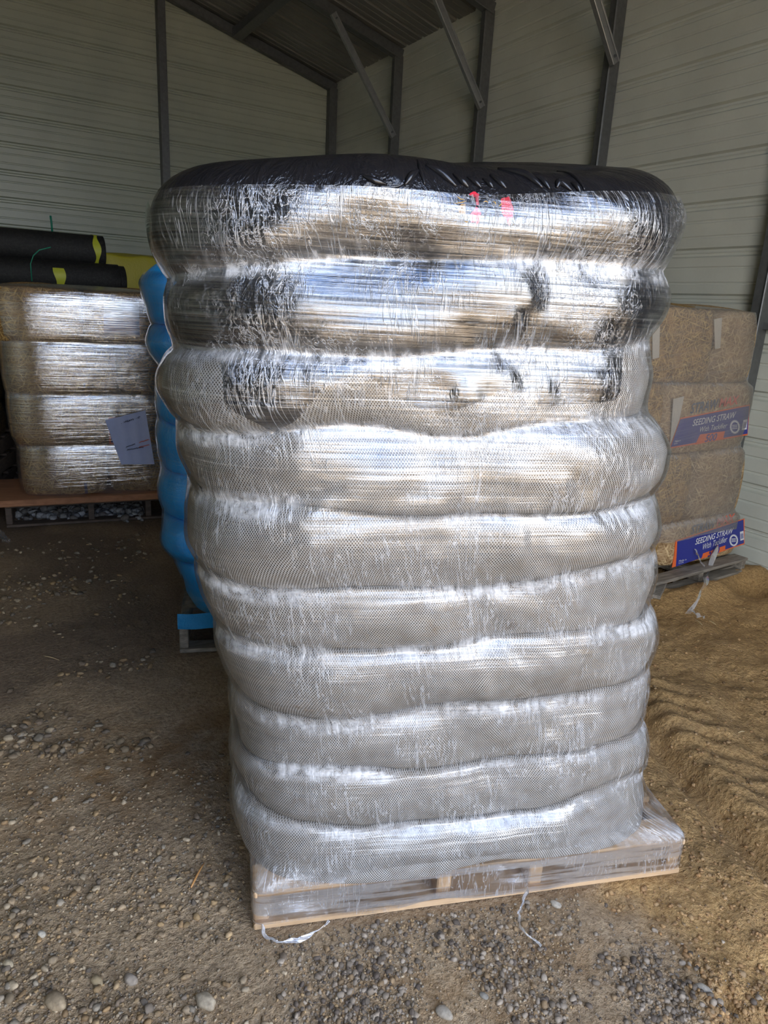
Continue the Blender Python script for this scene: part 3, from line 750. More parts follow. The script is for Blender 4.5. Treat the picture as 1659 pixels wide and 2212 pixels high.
    def film(s, name, mat, label, z_top, z_bot, rows=220, pal=None, parent=None, top_lr=(0, 0), cols=420, wav=.006, close_top=False):
        ph = ring_phi(*(lambda e: ((e[1]-e[0])/2, (e[3]-e[2])/2))(s.ext(s.cre[-1][0])), s.n, cols)
        x_, y_ = s.pt(ph, np.full(len(ph), .5), np.zeros(len(ph))); arc = np.r_[0, np.cumsum(np.hypot(np.diff(x_), np.diff(y_)))]
        c = np.cos(ph); zt = z_top+np.where(c < 0, top_lr[0], top_lr[1])*np.abs(c)**1.4+wav*vnoise(arc*3, 0*arc, 5)
        zb = z_bot+wav*2*vnoise(arc*7, 0*arc+3, 6)
        rowsV, UV, G = [], [], []
        for f_ in np.linspace(0, 1, rows):
            z = zb+(zt-zb)*f_; u, v, g = s.film_uvz(ph, z, pal=pal); rowsV.append(np.stack([u, v, z], 1)); UV.append(np.stack([arc, z], 1)); G.append(g)
        nr = rows
        if close_top:
            R_ = rowsV[-1]; c0 = R_.mean(0)
            for f_ in (.9, .7, .4, .1):
                q = c0+(R_-c0)*f_; q[:, 2] = R_[:, 2]*f_+c0[2]*(1-f_)+close_top*(1-f_*f_); rowsV.append(q); UV.append(UV[-1]+[0, .1]); G.append(np.full(len(ph), .6)); nr += 1
        P = np.concatenate(rowsV); W = s.F.o+P[:, :1]*s.F.u+P[:, 1:2]*s.F.v+P[:, 2:]*np.array([0, 0, 1.])
        fs = grid_faces(len(ph), nr, True).tolist()
        if close_top: fs.append(list(range((nr-1)*len(ph), nr*len(ph))))
        th = thing(name, label, 'stretch film', s.F.P(.5, .5, 0)) if parent is None else parent
        mk('film_sheet', W, fs, mat, th, uv=np.concatenate(UV), attrs={'gap': np.concatenate(G)})
        return th
    def surf(s, u, z, off, pal=None):
        """point on the front of the film at a given u and height"""
        u = np.atleast_1d(np.asarray(u, float)); z = np.atleast_1d(np.asarray(z, float))*np.ones(len(u))
        lo = np.full(len(u), -math.pi+.01); hi = np.full(len(u), -.01)
        for _ in range(40):
            mid = (lo+hi)/2; uu, vv, _g = s.film_uvz(mid, z, off, pal); m_ = uu < u; lo = np.where(m_, mid, lo); hi = np.where(m_, hi, mid)
        uu, vv, _g = s.film_uvz(lo, z, off, pal)
        return s.F.o+uu[:, None]*s.F.u+vv[:, None]*s.F.v+z[:, None]*np.array([0, 0, 1.])

CRE = [(1.842, -.06, .045), (1.648, -.07, .02), (1.460, -.02, .05), (1.30, 0, .08), (1.12, .03, .03), (.95, 0, .05), (.79, 0, .03), (.605, 0, .05), (.426, .02, .04), (.272, .05, .04), (.122, 0, 0)]
EXT = [(.12, -.035, 1.225, -.022, 1.0), (.2, -.040, 1.225, -.012, 1.0), (.3, -.047, 1.20, .0, 1.0), (.42, -.055, 1.175, .005, 1.0), (.6, -.065, 1.155, .0, 1.0), (.75, -.10, 1.135, -.015, 1.0), (.9, -.13, 1.115, -.03, .99),
       (1.0, -.152, 1.085, -.035, .98), (1.1, -.155, 1.065, -.04, .98), (1.25, -.17, 1.06, -.04, .98), (1.36, -.185, 1.005, -.04, .97), (1.46, -.175, .985, -.04, .97), (1.55, -.195, .985, -.045, .97), (1.71, -.21, .985, -.05, .97), (1.87, -.215, .985, -.05, .97)]
EXT = [(z, l, r-.022, f, b) for z, l, r, f, b in EXT]
ST = Stack(FM, CRE, EXT, n=4.9, D=.03, q=2.3, seed=1, lump=.019, count=420, topD=.12, soft=.034,
           Dk=[.055, .055, .045, .034, .034, .034, .034, .032, .032, .030], botD=.012)
labs = ['black plastic sack on top of the large stack, bare above the film edge', 'second black plastic sack from the top, creased under film',
        'white mesh sack partly covered by the pointed black plastic hem', 'white mesh sack just below the pointed black hem, fourth layer from the top',
        'white mesh sack in the fifth layer from the top, below a foggy film band', 'white mesh sack at mid height, sixth layer, above the broad white film band at left',
        'white mesh sack in the seventh layer, bright streak of film along its top', 'white mesh sack in the fourth layer counted from the pallet',
        'white mesh sack in the third layer from the pallet', 'white mesh sack second from the bottom of the large stack', 'bottom white mesh sack resting on the new wooden pallet']
labs = labs[:2]+labs[2:6]+[labs[6], labs[7], labs[9].replace('second from the bottom', 'next above the bottom one'), labs[10]]
for k in range(10):
    blk = k < 2
    ob = ST.sack(k, 'plastic_sack' if blk else 'mesh_sack', M['black'] if blk else M['mesh'], labs[k], 'sack', 'black sacks on top of the stack' if blk else 'mesh sacks of compost on the front pallet')
    if k == 1: sack2 = ob
PALF = (1.233, 1.02, .122, .20)
FT = ST.film('stretch_wrap', M['film'], 'clear stretch film wound round the large front stack and its pallet', 1.772, .022, 260, PALF, top_lr=(-.05, .06), cols=520)
# ragged black hem hanging from the second sack over the third
hem = [(470, 768), (482, 800), (482, 862), (505, 888), (560, 917), (595, 937), (640, 905), (668, 868), (700, 825), (780, 800), (850, 850), (900, 878), (950, 890), (1010, 870), (1080, 840), (1140, 850), (1165, 878), (1250, 872), (1330, 866), (1350, 830), (1360, 800), (1362, 765)]
hu = np.array([FM.uz(x, y, -.02) for x, y in hem])
us = np.linspace(hu[0, 0], hu[-1, 0]-.01, 220); zb = np.interp(us, hu[:, 0], hu[:, 1]); ztop = 1.455+.03*sstep(.5, .9, us)-.01*sstep(.1, -.1, us)
rowsP, rowsUV = [], []
for f_ in np.linspace(0, 1, 24):
    z = ztop+.02-(ztop+.02-zb)*f_; rowsP.append(ST.surf(us, z, .004)); rowsUV.append(np.stack([us, z], 1))
mk('hem', np.concatenate(rowsP), grid_faces(len(us), 24), M['black'], sack2, uv=np.concatenate(rowsUV))
# folds standing on the top black sack where the film grips it, and its centre seam
def ridge(parent, pts_px, v, r, name, mat, off=.012, flat=True):
    q = np.array([FM.uz(x, y, v) for x, y in pts_px]); tt = np.linspace(0, 1, 14)
    s_ = np.linspace(0, 1, len(q)); u_ = np.interp(tt, s_, q[:, 0]); z_ = np.interp(tt, s_, q[:, 1])
    P = ST.surf(u_, z_, off); b = MB(); b.tube(P, [r*(.3+math.sin(math.pi*min(max(t, .04), .96))) for t in tt], 7); return b.build(name, mat, parent, smooth=True)
top_sack = [o for o in bpy.data.objects if o.name == 'plastic_sack'][0]
for i, (pts, r) in enumerate(((((911, 338), (908, 370), (912, 402)), .0035), (((1253, 350), (1258, 380), (1262, 410)), .003),
        (((925, 352), (955, 372), (985, 404)), .007), (((868, 404), (885, 382), (905, 368)), .006), (((985, 372), (1000, 390), (1012, 405)), .006), (((1015, 378), (1030, 392), (1040, 405)), .005),
        (((1105, 350), (1150, 372), (1175, 405)), .007), (((1160, 368), (1180, 385), (1190, 408)), .006), (((1070, 372), (1085, 390), (1096, 406)), .006), (((1205, 405), (1215, 388), (1235, 412)), .006),
        (((1240, 392), (1248, 400), (1252, 416)), .005), (((780, 384), (805, 396), (830, 403)), .005), (((1050, 382), (1060, 394), (1066, 405)), .005))):
    ridge(top_sack, pts, -.03, r, 'seam' if i < 2 else 'fold', M['black'], .001)
# painted shipping marks smeared on the film
def blotch(px, mat, name):
    q = np.array([FM.uz(x, y, -.04) for x, y in px]); c = q.mean(0)
    ring = []; 
    for i in range(len(q)):
        a_, b_ = q[i], q[(i+1) % len(q)]
        for t in (0, .33, .66): ring.append(a_+(b_-a_)*t+(rng.rand(2)-.5)*.003)
    ring = np.array(ring); allp = np.concatenate([ring, c+(ring-c)*.5, c[None]]); P = ST.surf(allp[:, 0], allp[:, 1], .0065)
    n_ = len(ring); f_ = [[i, (i+1) % n_, n_+(i+1) % n_, n_+i] for i in range(n_)]+[[n_+i, n_+(i+1) % n_, 2*n_] for i in range(n_)]
    return mk(name, P, f_, mat, FT)
blotch([(1081, 428), (1098, 425), (1104, 450), (1101, 470), (1093, 492), (1088, 478), (1077, 462), (1077, 445)], M['red_ink'], 'paint_mark')
blotch([(1024, 446), (1032, 462), (1030, 478), (1024, 492), (1019, 480), (1010, 485), (1008, 468), (1016, 458)], M['red_ink'], 'paint_mark')
blotch([(1010, 420), (1024, 414), (1033, 420), (1030, 444), (1026, 446), (1024, 424)], M['red_ink'], 'paint_mark')
blotch([(990, 444), (1002, 441), (1000, 464), (987, 468), (984, 455)], M['ochre_ink'], 'paint_mark')
for px in (((982, 425), (990, 432), (1000, 433)), ((976, 442), (990, 440), (1003, 436)), ((996, 480), (1001, 482), (1004, 480)), ((1040, 438), (1046, 436), (1050, 440)), ((1060, 436), (1066, 440), (1064, 444)), ((1072, 448), (1076, 444), (1080, 440))):
    ridge(FT, px, -.04, .0010, 'pen_stroke', M['ochre_ink'], .0075)
# loose tails of film at the pallet
def ribbon(pts, wd, name, mat, parent, twist=1.3, n=40, sag=None):
    pts = np.array(pts, float); s_ = np.r_[0, np.cumsum(np.linalg.norm(np.diff(pts, axis=0), axis=1))]; s_ /= s_[-1]
    tt = np.linspace(0, 1, n); C = np.stack([np.interp(tt, s_, pts[:, k]) for k in range(3)], 1)
    for _ in range(3): C[1:-1] = (C[:-2]+C[2:]+2*C[1:-1])/4
    T = np.gradient(C, axis=0); T /= np.linalg.norm(T, axis=1)[:, None]; A = np.cross(T, RT+.3*UP); A /= np.linalg.norm(A, axis=1)[:, None]; B = np.cross(T, A)
    ang = twist*np.sin(tt*7)+tt*twist; W = A*np.cos(ang)[:, None]+B*np.sin(ang)[:, None]
    wv = wd*(.6+.4*np.cos(tt*11)); rows = [C+W*(k*wv)[:, None]+B*(.0025*np.sin(k*9+tt*30))[:, None] for k in (-1, -.5, 0, .5, 1)]
    UVs = [np.stack([tt*.4, np.full(n, .02*k)], 1) for k in range(5)]
    return mk(name, np.concatenate(rows), grid_faces(n, 5), mat, parent, uv=np.concatenate(UVs), attrs={'gap': np.full(n*5, .3)})
g_ = lambda x, y, z=.012: gz(x, y, z)
ribbon([FM.P(.02, -.012, .03), g_(568, 2018), g_(600, 2036), g_(650, 2030), g_(690, 2008), g_(712, 1990, .02)], .007, 'film_tail', M['film_strand'], FT)
ribbon([FM.P(.745, -.012, .035), g_(1120, 1975), g_(1124, 2005), g_(1140, 2020), g_(1170, 2042)], .006, 'film_tail', M['film_strand'], FT)

# ------------------------------------------------------------------ blue wrapped stack behind
FB = Frame((PB[0], PB[1], 0), ANG)
pallet(FB, 1.15, 1.1, .15, M['wood_grey'], 'grey wooden pallet under the blue sacks', (0, .5, 1))
CB = [(1.78, -.10, 0), (1.43, .0, 0), (1.23, .0, 0), (1.02, 0, 0), (.80, 0, 0), (.60, 0, 0), (.38, 0, 0), (.152, 0, 0)]
EB = [(.15, .0, 1.12, .02, 1.05), (.26, -.012, 1.13, .0, 1.05), (.45, -.09, 1.14, -.02, 1.05), (.7, -.105, 1.14, -.02, 1.05), (.9, -.09, 1.14, -.02, 1.05), (1.1, -.10, 1.12, -.02, 1.05), (1.25, -.07, 1.12, -.02, 1.05), (1.36, -.125, 1.12, -.03, 1.05), (1.5, -.12, 1.1, -.03, 1.05), (1.6, -.15, 1.1, -.03, 1.05), (1.8, -.13, 1.08, -.03, 1.05)]
SB = Stack(FB, CB, EB, n=4.0, D=.034, q=2.1, seed=5, lump=.02, count=220, topD=.10)
bl = ['topmost bright blue sack peeping out left of the large stack', 'second blue sack from the top', 'third blue sack from the top', 'blue sack at mid height beside the large stack', 'blue sack just below mid height', 'blue sack second from the bottom', 'lowest blue sack, smeared with soil, on the grey pallet']
for k in range(7): SB.sack(k, 'blue_sack', M['blue'], bl[k], 'sack', 'blue sacks behind the large stack', 20)
sk = MB()
th = SB.film('stretch_wrap', m_film('stretch_film_blue_stack', gloss=.04, haze=.01, streak=.4, wr=.3, gapk=.10), 'clear film round the stack of blue sacks', 1.66, .15, 110, (1.15, 1.1, .15, .24), top_lr=(-.03, 0), cols=260)
# blue skirt over the pallet edge
q = []; us_ = np.linspace(-.004, 1.155, 60)
for z in (.125, .14, .152, .175, .2):
    q.append(np.stack([*(FB.o[:, None]+FB.u[:, None]*us_+FB.v[:, None]*(-.012-.004*np.sin(us_*40+z*90)))[:2], np.full(60, z)], 1))
M['blue_skirt'] = m_plastic('blue_film_skirt', (.02, .28, .60), .22, 1.4, 2.)
mk('blue_skirt', np.concatenate(q), grid_faces(60, 5), M['blue_skirt'], th, uv=np.stack([np.tile(us_, 5), np.repeat([.125, .14, .152, .175, .2], 60)], 1))
FGn = Frame(FB.P(.02, .45, 0), ANG)
SG = Stack(FGn, [(1.93, -.05, 0), (1.80, 0, 0)], [(1.7, -.09, .9, 0, .55), (2, -.09, .9, 0, .55)], n=3.2, D=.05, q=2, seed=9, lump=.01, count=90, topD=.09)
SG.sack(0, 'green_sack', M['green'], 'dark green sack lying on top of the blue sacks', 'sack', None, 12)

# ------------------------------------------------------------------ straw bale stacks
def bales(Fr, layers, mat, cat_labels, group, zgap=0., n=7., D=.022, seed=0, q=3.0, prefix='straw_bale'):
    """layers: list of (z0, z1, [u splits], vF, vB)"""
    res = []
    for li, (z0, z1, sp, vF, vB) in enumerate(layers):
        for ci in range(len(sp)-1):
            ex = [(z0, sp[ci]+.003, sp[ci+1]-.003, vF, vB), (z1, sp[ci]+.003, sp[ci+1]-.003, vF, vB)]
            s_ = Stack(Fr, [(z1, 0, 0), (z0, 0, 0)], ex, n=n, D=D, q=q, seed=seed+li*7+ci*3, lump=.0015, count=130, topD=D, wav=.3)
            s_.q = q
            ob = s_.sack(0, prefix, mat, cat_labels[(li, ci)], 'straw bale', group, 16); res.append(ob)
    return res
# left stack at the back
ANG_L = math.radians(-8)
FS = Frame((PS[0], PS[1], 0), ANG_L)
pallet(FS, 1.35, 1.1, .155, M['wood_dark'], 'dark pallet with debris between its boards, under the wrapped bales at left', (0, .39, .68, 1.))
b = MB(); b.box(FS.P(-.9, -.05, .157), FS.u*2.3, FS.v*.62, (0, 0, .045), .006)
tag(b.build('slip_board', M['wood_orange'], loc=FS.P(.2, .2, .157)), 'long rust orange board between the dark pallet and the wrapped straw bales', 'board')
zl = [.205, .545, .885, 1.225, 1.56]
lay = []
for i, (l0, r0) in enumerate(((.10, 1.2), (.075, 1.2), (.06, 1.2), (.02, 1.2))):
    lay.append((zl[i], zl[i+1]-.002, [l0, (.66, .70, .76, .56)[i], r0], .02, .95))
ll = {}
lv = ['bottom', 'second', 'third', 'top']
for i in range(4):
    ll[(i, 0)] = 'left hand straw bale, %s layer, of the left wrapped stack' % (lv[i] if i in (0, 3) else lv[i]+' from bottom')
    ll[(i, 1)] = 'right hand straw bale, %s layer, left wrapped stack by the blue sacks' % (lv[i] if i in (0, 3) else lv[i]+' from bottom')
bl_l = bales(FS, lay, M['straw'], ll, 'straw bales wrapped on the left pallet')
EL = [(.2, .085, 1.22, .0, .97), (.5, .085, 1.22, .0, .97), (.6, .06, 1.22, .0, .97), (.9, .045, 1.22, .0, .97), (1.2, .04, 1.22, .0, .97), (1.26, .005, 1.22, .0, .97), (1.6, .0, 1.22, .0, .97)]
SL = Stack(FS, [(zl[4]+.01, 0, 0), (zl[3], 0, 0), (zl[2], 0, 0), (zl[1], 0, 0), (zl[0], 0, 0)], EL, n=6, D=.026, q=3.0, seed=3, lump=.003, count=200, topD=.04, soft=.04, wav=.3)
FL_ = SL.film('stretch_wrap', M['film_back'], 'clear stretch film round the left stack of straw bales, glaring white across its front', 1.56, .207, 110, None, cols=280, close_top=.03)
# printed patches on those bales, seen through the film
def quad_on(Fr, px, v, mat, name, parent, sub=1):
    P = [on_plane(x, y, Fr.o+Fr.v*v, Fr.v) for x, y in px]; return mk(name, P, [list(range(len(P)))], mat, parent, smooth=False)
def slab_on(Fr, px, v, th_, mat, name, parent):
    P = [on_plane(x, y, Fr.o+Fr.v*v, Fr.v) for x, y in px]; Q = [p+Fr.v*th_ for p in P]; n_ = len(P)
    return mk(name, P+Q, [list(range(n_)), list(range(n_, 2*n_))[::-1]]+[[i, n_+i, n_+(i+1) % n_, (i+1) % n_] for i in range(n_)], mat, parent, smooth=False)
tb = bl_l[7]; mb = bl_l[5]
slab_on(FS, [(224, 650), (300, 652), (302, 728), (224, 722)], .012, .004, M['white_print'], 'printed_panel', tb)
slab_on(FS, [(224, 684), (301, 687), (302, 724), (224, 720)], .008, .004, M['navy'], 'printed_band', tb)
slab_on(FS, [(234, 902), (300, 900), (300, 962), (236, 960)], .012, .004, M['orange'], 'printed_panel', mb)
slab_on(FS, [(238, 905), (300, 902), (300, 957), (240, 956)], .008, .004, M['navy'], 'printed_band', mb)
slab_on(FS, [(181, 1043), (188, 1045), (190, 1066), (184, 1066)], .010, .004, M['ink'], 'pen_mark', bl_l[0])
slab_on(FS, [(181, 828), (185, 828), (184, 838), (180, 838)], .010, .004, M['ink'], 'pen_mark', bl_l[4])
pp = thing('paper_sheet', 'creased pale blue paper with faint writing stuck on the film of the left bales', 'paper', FS.P(.8, -.04, .6))
n_u, n_v = 14, 18; P = []
for j in range(n_v):
    for i in range(n_u):
        a_, b_ = i/(n_u-1), j/(n_v-1)
        x = (227+(314-227)*a_)*(1-b_)+(262+(334-262)*a_)*b_; y = (908+(886-908)*a_)*(1-b_)+(1003+(1003-1003)*a_)*b_
        P.append(on_plane(x, y, FS.o-FS.v*(.045+.004*math.sin(a_*19+b_*3)+.002*math.sin(b_*15)), FS.v))
pp_sheet = mk('sheet', P, grid_faces(n_u, n_v), M['paper'], pp)
def scribble(x0, y0, x1, y1, amp, n, parent, mat, v):
    b = MB(); pts = []
    for i in range(n*4+1):
        t = i/(n*4); x = x0+(x1-x0)*t+amp*.35*math.sin(i*2.3); y = y0+(y1-y0)*t+amp*math.sin(i*1.9+rng.rand())*(.4+.6*rng.rand())
        pts.append(on_plane(x, y, FS.o-FS.v*v, FS.v))
    b.tube(pts, .0022, 5); b.build('handwriting', mat, pp_sheet)
scribble(262, 914, 302, 901, 2.6, 9, pp, M['ink'], .048); scribble(272, 966, 292, 959, 1.5, 6, pp, M['ink'], .048)
scribble(274, 972, 310, 966, 1.5, 8, pp, M['ink'], .048); scribble(300, 956, 326, 948, 1.8, 7, pp, M['red_print'], .048); scribble(300, 966, 322, 961, 1.4, 5, pp, M['red_print'], .048)
# green strap arcs from the load's top
for pts, lab in ((((69, 607), (66, 570), (72, 552), (85, 540), (110, 534)), 'thin green strap arching above the left wrapped bales'), (((113, 503), (111, 480), (109, 466)), 'short upright green strap end sticking up above the black rolls')):
    v_ = .45 if len(pts) > 3 else 2.35
    P = [on_plane(x, y, FS.o+FS.v*v_, FS.v) for x, y in pts] if len(pts) > 3 else [ray(x, y)*(6.97/ray(x, y)[1])+O3 for x, y in pts]
    b = MB(); b.tube(P, .004 if len(pts) > 3 else .009, 6)
    if len(pts) > 3: b.v = [[p[0], p[1], p[2]] for p in b.v]
    tag(b.build('green_strap', M['strap'], loc=P[0], smooth=True), lab, 'strap')
# rubble in and before that pallet, frayed film at the floor's left edge
RB = np.array([(.40, .40, .40), (.30, .29, .28), (.22, .20, .18), (.50, .50, .49)])
def rrub():
    q = gz(25+295*rng.rand(), 1112+26*rng.rand()); return (q+FS.v*.10+FS.v*.35*rng.rand())[:2]
scatter('debris', 700, lambda: .010+.024*rng.rand()**2, rrub, S1, F1, M['stone'], RB, 'heap of grey crumbled debris caught between the boards of the dark pallet', 'debris', flat=.8, bury=.1)
wsp = thing('frayed_film', 'frayed wisp of whitish film on the floor at the left edge', 'film scrap', gz(6, 1165))
for i in range(14):
    a_ = gz(-10+8*rng.rand(), 1135+14*rng.rand(), .10+.05*rng.rand()); c_ = gz(4+20*rng.rand(), 1168+6*rng.rand(), .006)
    ribbon([a_, (a_+c_)/2+np.array([0, 0, .02*rng.rand()]), c_], .012, 'film_strip', M['film_strand'], wsp, n=14)
# far left stack, mostly outside the frame
FX = Frame((-1.30, 5.90, 0), ANG)
for i in range(3):
    f2 = Frame((FX.o[0], FX.o[1], i*.145), ANG)
    pallet(f2, 1.4, 1.1, .143, M['wood_dark'], ['lowest', 'middle', 'upper'][i]+' of three dark empty pallets stacked under the bales at the left edge', (0, .5, 1), nb=5)
zx = [.42, .70, .97, 1.24, 1.49]
bales(FX, [(zx[i], zx[i+1]-.002, [.0, .70, 1.38], .0, 1.0) for i in range(4)], M['straw'],
      {(i, c): ['lowest', 'second', 'third', 'uppermost'][i]+[' amber bale of the far left pile, outside the frame', ' amber bale of the pile at the left edge'][c] for i in range(4) for c in range(2)}, 'straw bales at the left edge', seed=40)
EXX = [(.4, -.02, 1.41, -.02, 1.02), (1.7, -.02, 1.41, -.02, 1.02)]
SX = Stack(FX, [(z, 0, 0) for z in zx[::-1]], EXX, n=5, D=.05, q=2.4, seed=8, lump=.01, count=150, topD=.05, wav=.3)
SX.film('stretch_wrap', M['film_back'], 'clear film round the amber bales at the left edge', 1.48, .43, 70, None, cols=160, close_top=.02)

# right stack beside the wall
FRt = Frame((RP[0], RP[1], 0), math.radians(0))
pallet(Frame((3.34, 2.38, 0), math.radians(3)), 1.0, 1.05, .10, M['wood_grey'], 'weathered grey pallet half sunk in mud under the bale stack at right', (0, .5, 1), nb=6)
pyF = 2.50
FQ = Frame((0, pyF, 0), 0.)
uz = lambda x, y: FQ.uz(x, y, 0)
def xat(x, y): return uz(x, y)[0]
r_ = [xat(1609, 1150), xat(1616, 1040), xat(1632, 900), xat(1648, 720)]
zr = [.11, .40, .83, 1.235, 1.64]
lr = {(0, 0): 'straw bale at the bottom left of the right stack, mostly hidden by the mesh sacks', (0, 1): 'lowest printed straw bale with navy and orange label, film torn off its foot',
      (1, 0): 'straw bale second from bottom, on the left of the right stack', (1, 1): 'plain straw bale between the two printed bales',
      (2, 0): 'straw bale left of the upper printed bale in the right stack', (2, 1): 'upper printed straw bale with navy and orange label near the wall',
      (3, 0): 'golden straw bale at the top left of the right stack', (3, 1): 'pale straw bale at the top right of the right stack beside the wall'}
sp = [xat(1436, 1180), xat(1505, 1060), xat(1440, 900), xat(1553, 750)]
layR = [(zr[i], zr[i+1]-.003, [2.98+.04*i, sp[i], r_[i]], 0., 1.0) for i in range(4)]
br = bales(FQ, layR, M['straw_pale'], lr, 'straw bales of the right stack', seed=60, n=9, q=4.0, D=.035)
for k_ in (0, 2, 4, 6): br[k_].data.materials[0] = M['straw']
ER = [(zr[0], 2.96, r_[0]+.012, -.012, 1.02)]
for i in range(4): ER += [(zr[i]+.03, 2.96, r_[i]+.012, -.012, 1.02), (zr[i+1]-.03, 2.96, r_[i]+.012, -.012, 1.02)]
SR = Stack(FQ, [(zr[4]+.012, 0, 0), (zr[3], 0, 0), (zr[2], 0, 0), (zr[1], 0, 0), (zr[0], 0, 0)], ER, n=8, D=.035, q=3, seed=13, lump=.006, count=200, topD=.03, soft=.04, wav=.3)
FR_ = SR.film('stretch_wrap', M['film_right'], 'dull dusty stretch film round the right stack of straw bales', 1.64, .30, 110, None, cols=280, close_top=.02)
# printing on the two bales ---------------------------------------------------------
def text_on(s, p0, p1, hpx, v, mat, name, parent, shear=0., bold=0.):
    """text whose baseline runs between two picture points on the bale face"""
    A = on_plane(*p0, FQ.o+FQ.v*v, FQ.v); B = on_plane(*p1, FQ.o+FQ.v*v, FQ.v); T = on_plane(p0[0], p0[1]-hpx, FQ.o+FQ.v*v, FQ.v)
    cu = bpy.data.curves.new('txt', 'FONT'); cu.body = s; cu.size = 1.; cu.shear = shear; cu.offset = bold; cu.extrude = .0; cu.resolution_u = 3
    o_ = bpy.data.objects.new('txt', cu); COL.objects.link(o_); bpy.context.view_layer.update()
    me = bpy.data.meshes.new_from_object(o_.evaluated_get(bpy.context.evaluated_depsgraph_get())); co = np.array([w_.co[:] for w_ in me.vertices]); fs = [list(p.vertices) for p in me.polygons]
    bpy.data.objects.remove(o_); bpy.data.curves.remove(cu)
    w0, w1 = co[:, 0].min(), co[:, 0].max(); hh = max(.55, co[:, 1].max())
    X = (B-A)/(w1-w0); Z = np.array([0, 0, 1.])*np.linalg.norm(T-A)/hh
    P = A+(co[:, :1]-w0)*X+co[:, 1:2]*Z
    return mk(name, P, fs, mat, parent, smooth=False)
c1 = lambda x, y: (1380+x/5.53, 600+y/5.53)
c2 = lambda x, y: (1380+x/5.53, 1000+y/5.53)
def print_set(cc, par, d):
    v0 = -.0005
    slab_on(FQ, [cc(*p) for p in d['outline']], v0, .003, M['orange'], 'printed_border', par)
    pn = slab_on(FQ, [cc(*p) for p in d['navy']], v0-.002, .003, M['navy'], 'printed_panel', par)
    slab_on(FQ, [cc(*p) for p in d['tag']], v0-.004, .003, M['orange'], 'printed_badge', par)
    for s, a_, b_, h_, m_, sh, bo in d['text']: text_on(s, cc(*a_), cc(*b_), h_/5.53, v0-.005, m_, 'lettering', pn, sh, bo)
    c_ = cc(*d['sun']); R = d['sunr']/5.53; pts = []
    for i in range(48):
        r2 = R*(1. if i % 2 else .84); an = i*math.pi*2/48; pts.append((c_[0]+r2*.85*math.cos(an), c_[1]+r2*1.15*math.sin(an)))
    inn = [(c_[0]+R*.62*.85*math.cos(i*math.pi*2/48), c_[1]+R*.66*1.15*math.sin(i*math.pi*2/48)) for i in range(48)]
    P = [on_plane(*p, FQ.o+FQ.v*(v0-.0045), FQ.v) for p in pts+inn]
    mk('round_seal', P, [[i, (i+1) % 48, 48+(i+1) % 48, 48+i] for i in range(48)], M['white_print'], par, smooth=False)
    for dy in (-.25, 0, .25):
        slab_on(FQ, [(c_[0]-R*.4, c_[1]+R*dy-.6), (c_[0]+R*.4, c_[1]+R*dy-1.4), (c_[0]+R*.4, c_[1]+R*dy), (c_[0]-R*.4, c_[1]+R*dy+.8)], v0-.0045, .001, M['white_print'], 'seal_line', par)
    q = [cc(*p) for p in d['code']]
    e = lambda a_, b_: ((q[0][0]*(1-a_)+q[1][0]*a_)*(1-b_)+(q[3][0]*(1-a_)+q[2][0]*a_)*b_, (q[0][1]*(1-a_)+q[1][1]*a_)*(1-b_)+(q[3][1]*(1-a_)+q[2][1]*a_)*b_)
    slab_on(FQ, q, v0-.004, .002, M['white_print'], 'code_box', par)
    for k_ in range(6):
        slab_on(FQ, [e(.12, .26+k_*.10), e(.88, .26+k_*.10), e(.88, .31+k_*.10), e(.12, .31+k_*.10)], v0-.006, .001, M['navy'], 'code_bar', par)
print_set(c1, br[5], dict(outline=[(372, 2040), (500, 1675), (1325, 1515), (1300, 1880)], navy=[(385, 2022), (498, 1692), (1318, 1530), (1298, 1862)],
    tag=[(675, 1995), (735, 1872), (1030, 1832), (1005, 1925)],
    text=[('STRAW', (612, 1625), (940, 1560), 118, M['grey_print'], .12, .02), ('MAX', (955, 1548), (1185, 1505), 100, M['red_print'], .12, .02),
          ('SEEDING STRAW', (640, 1772), (1150, 1672), 74, M['white_print'], .15, .01), ('With Tackifier', (722, 1845), (1050, 1792), 60, M['white_print'], .15, 0.),
          ('500', (785, 1962), (925, 1938), 82, M['navy'], .2, .02), ('Made in', (432, 1966), (498, 1952), 20, M['white_print'], 0, 0), ('U.S.A.', (422, 1992), (462, 1984), 18, M['white_print'], 0, 0)],
    sun=(1147, 1782), sunr=76, code=[(1252, 1700), (1300, 1690), (1288, 1810), (1232, 1820)]))
print_set(c2, br[1], dict(outline=[(398, 1250), (425, 1100), (440, 930), (1262, 665), (1262, 970)], navy=[(445, 1238), (455, 1090), (462, 938), (1250, 678), (1255, 958)],
    tag=[(750, 1148), (770, 1082), (1035, 985), (1030, 1045)],
    text=[('STRAW', (622, 855), (910, 770), 100, M['grey_print'], .05, .02), ('MAX', (925, 760), (1130, 700), 95, M['red_print'], .05, .02),
          ('SEEDING STRAW', (672, 978), (1120, 838), 66, M['white_print'], .1, .01), ('With Tackifier', (755, 1040), (1050, 940), 66, M['white_print'], .1, 0.),
          ('500', (822, 1122), (955, 1082), 72, M['navy'], .15, .02), ('Made in', (478, 1182), (568, 1162), 18, M['white_print'], 0, 0), ('U.S.A.', (476, 1206), (535, 1192), 18, M['white_print'], 0, 0)],
    sun=(1133, 925), sunr=66, code=[(1210, 825), (1250, 812), (1258, 915), (1215, 930)]))
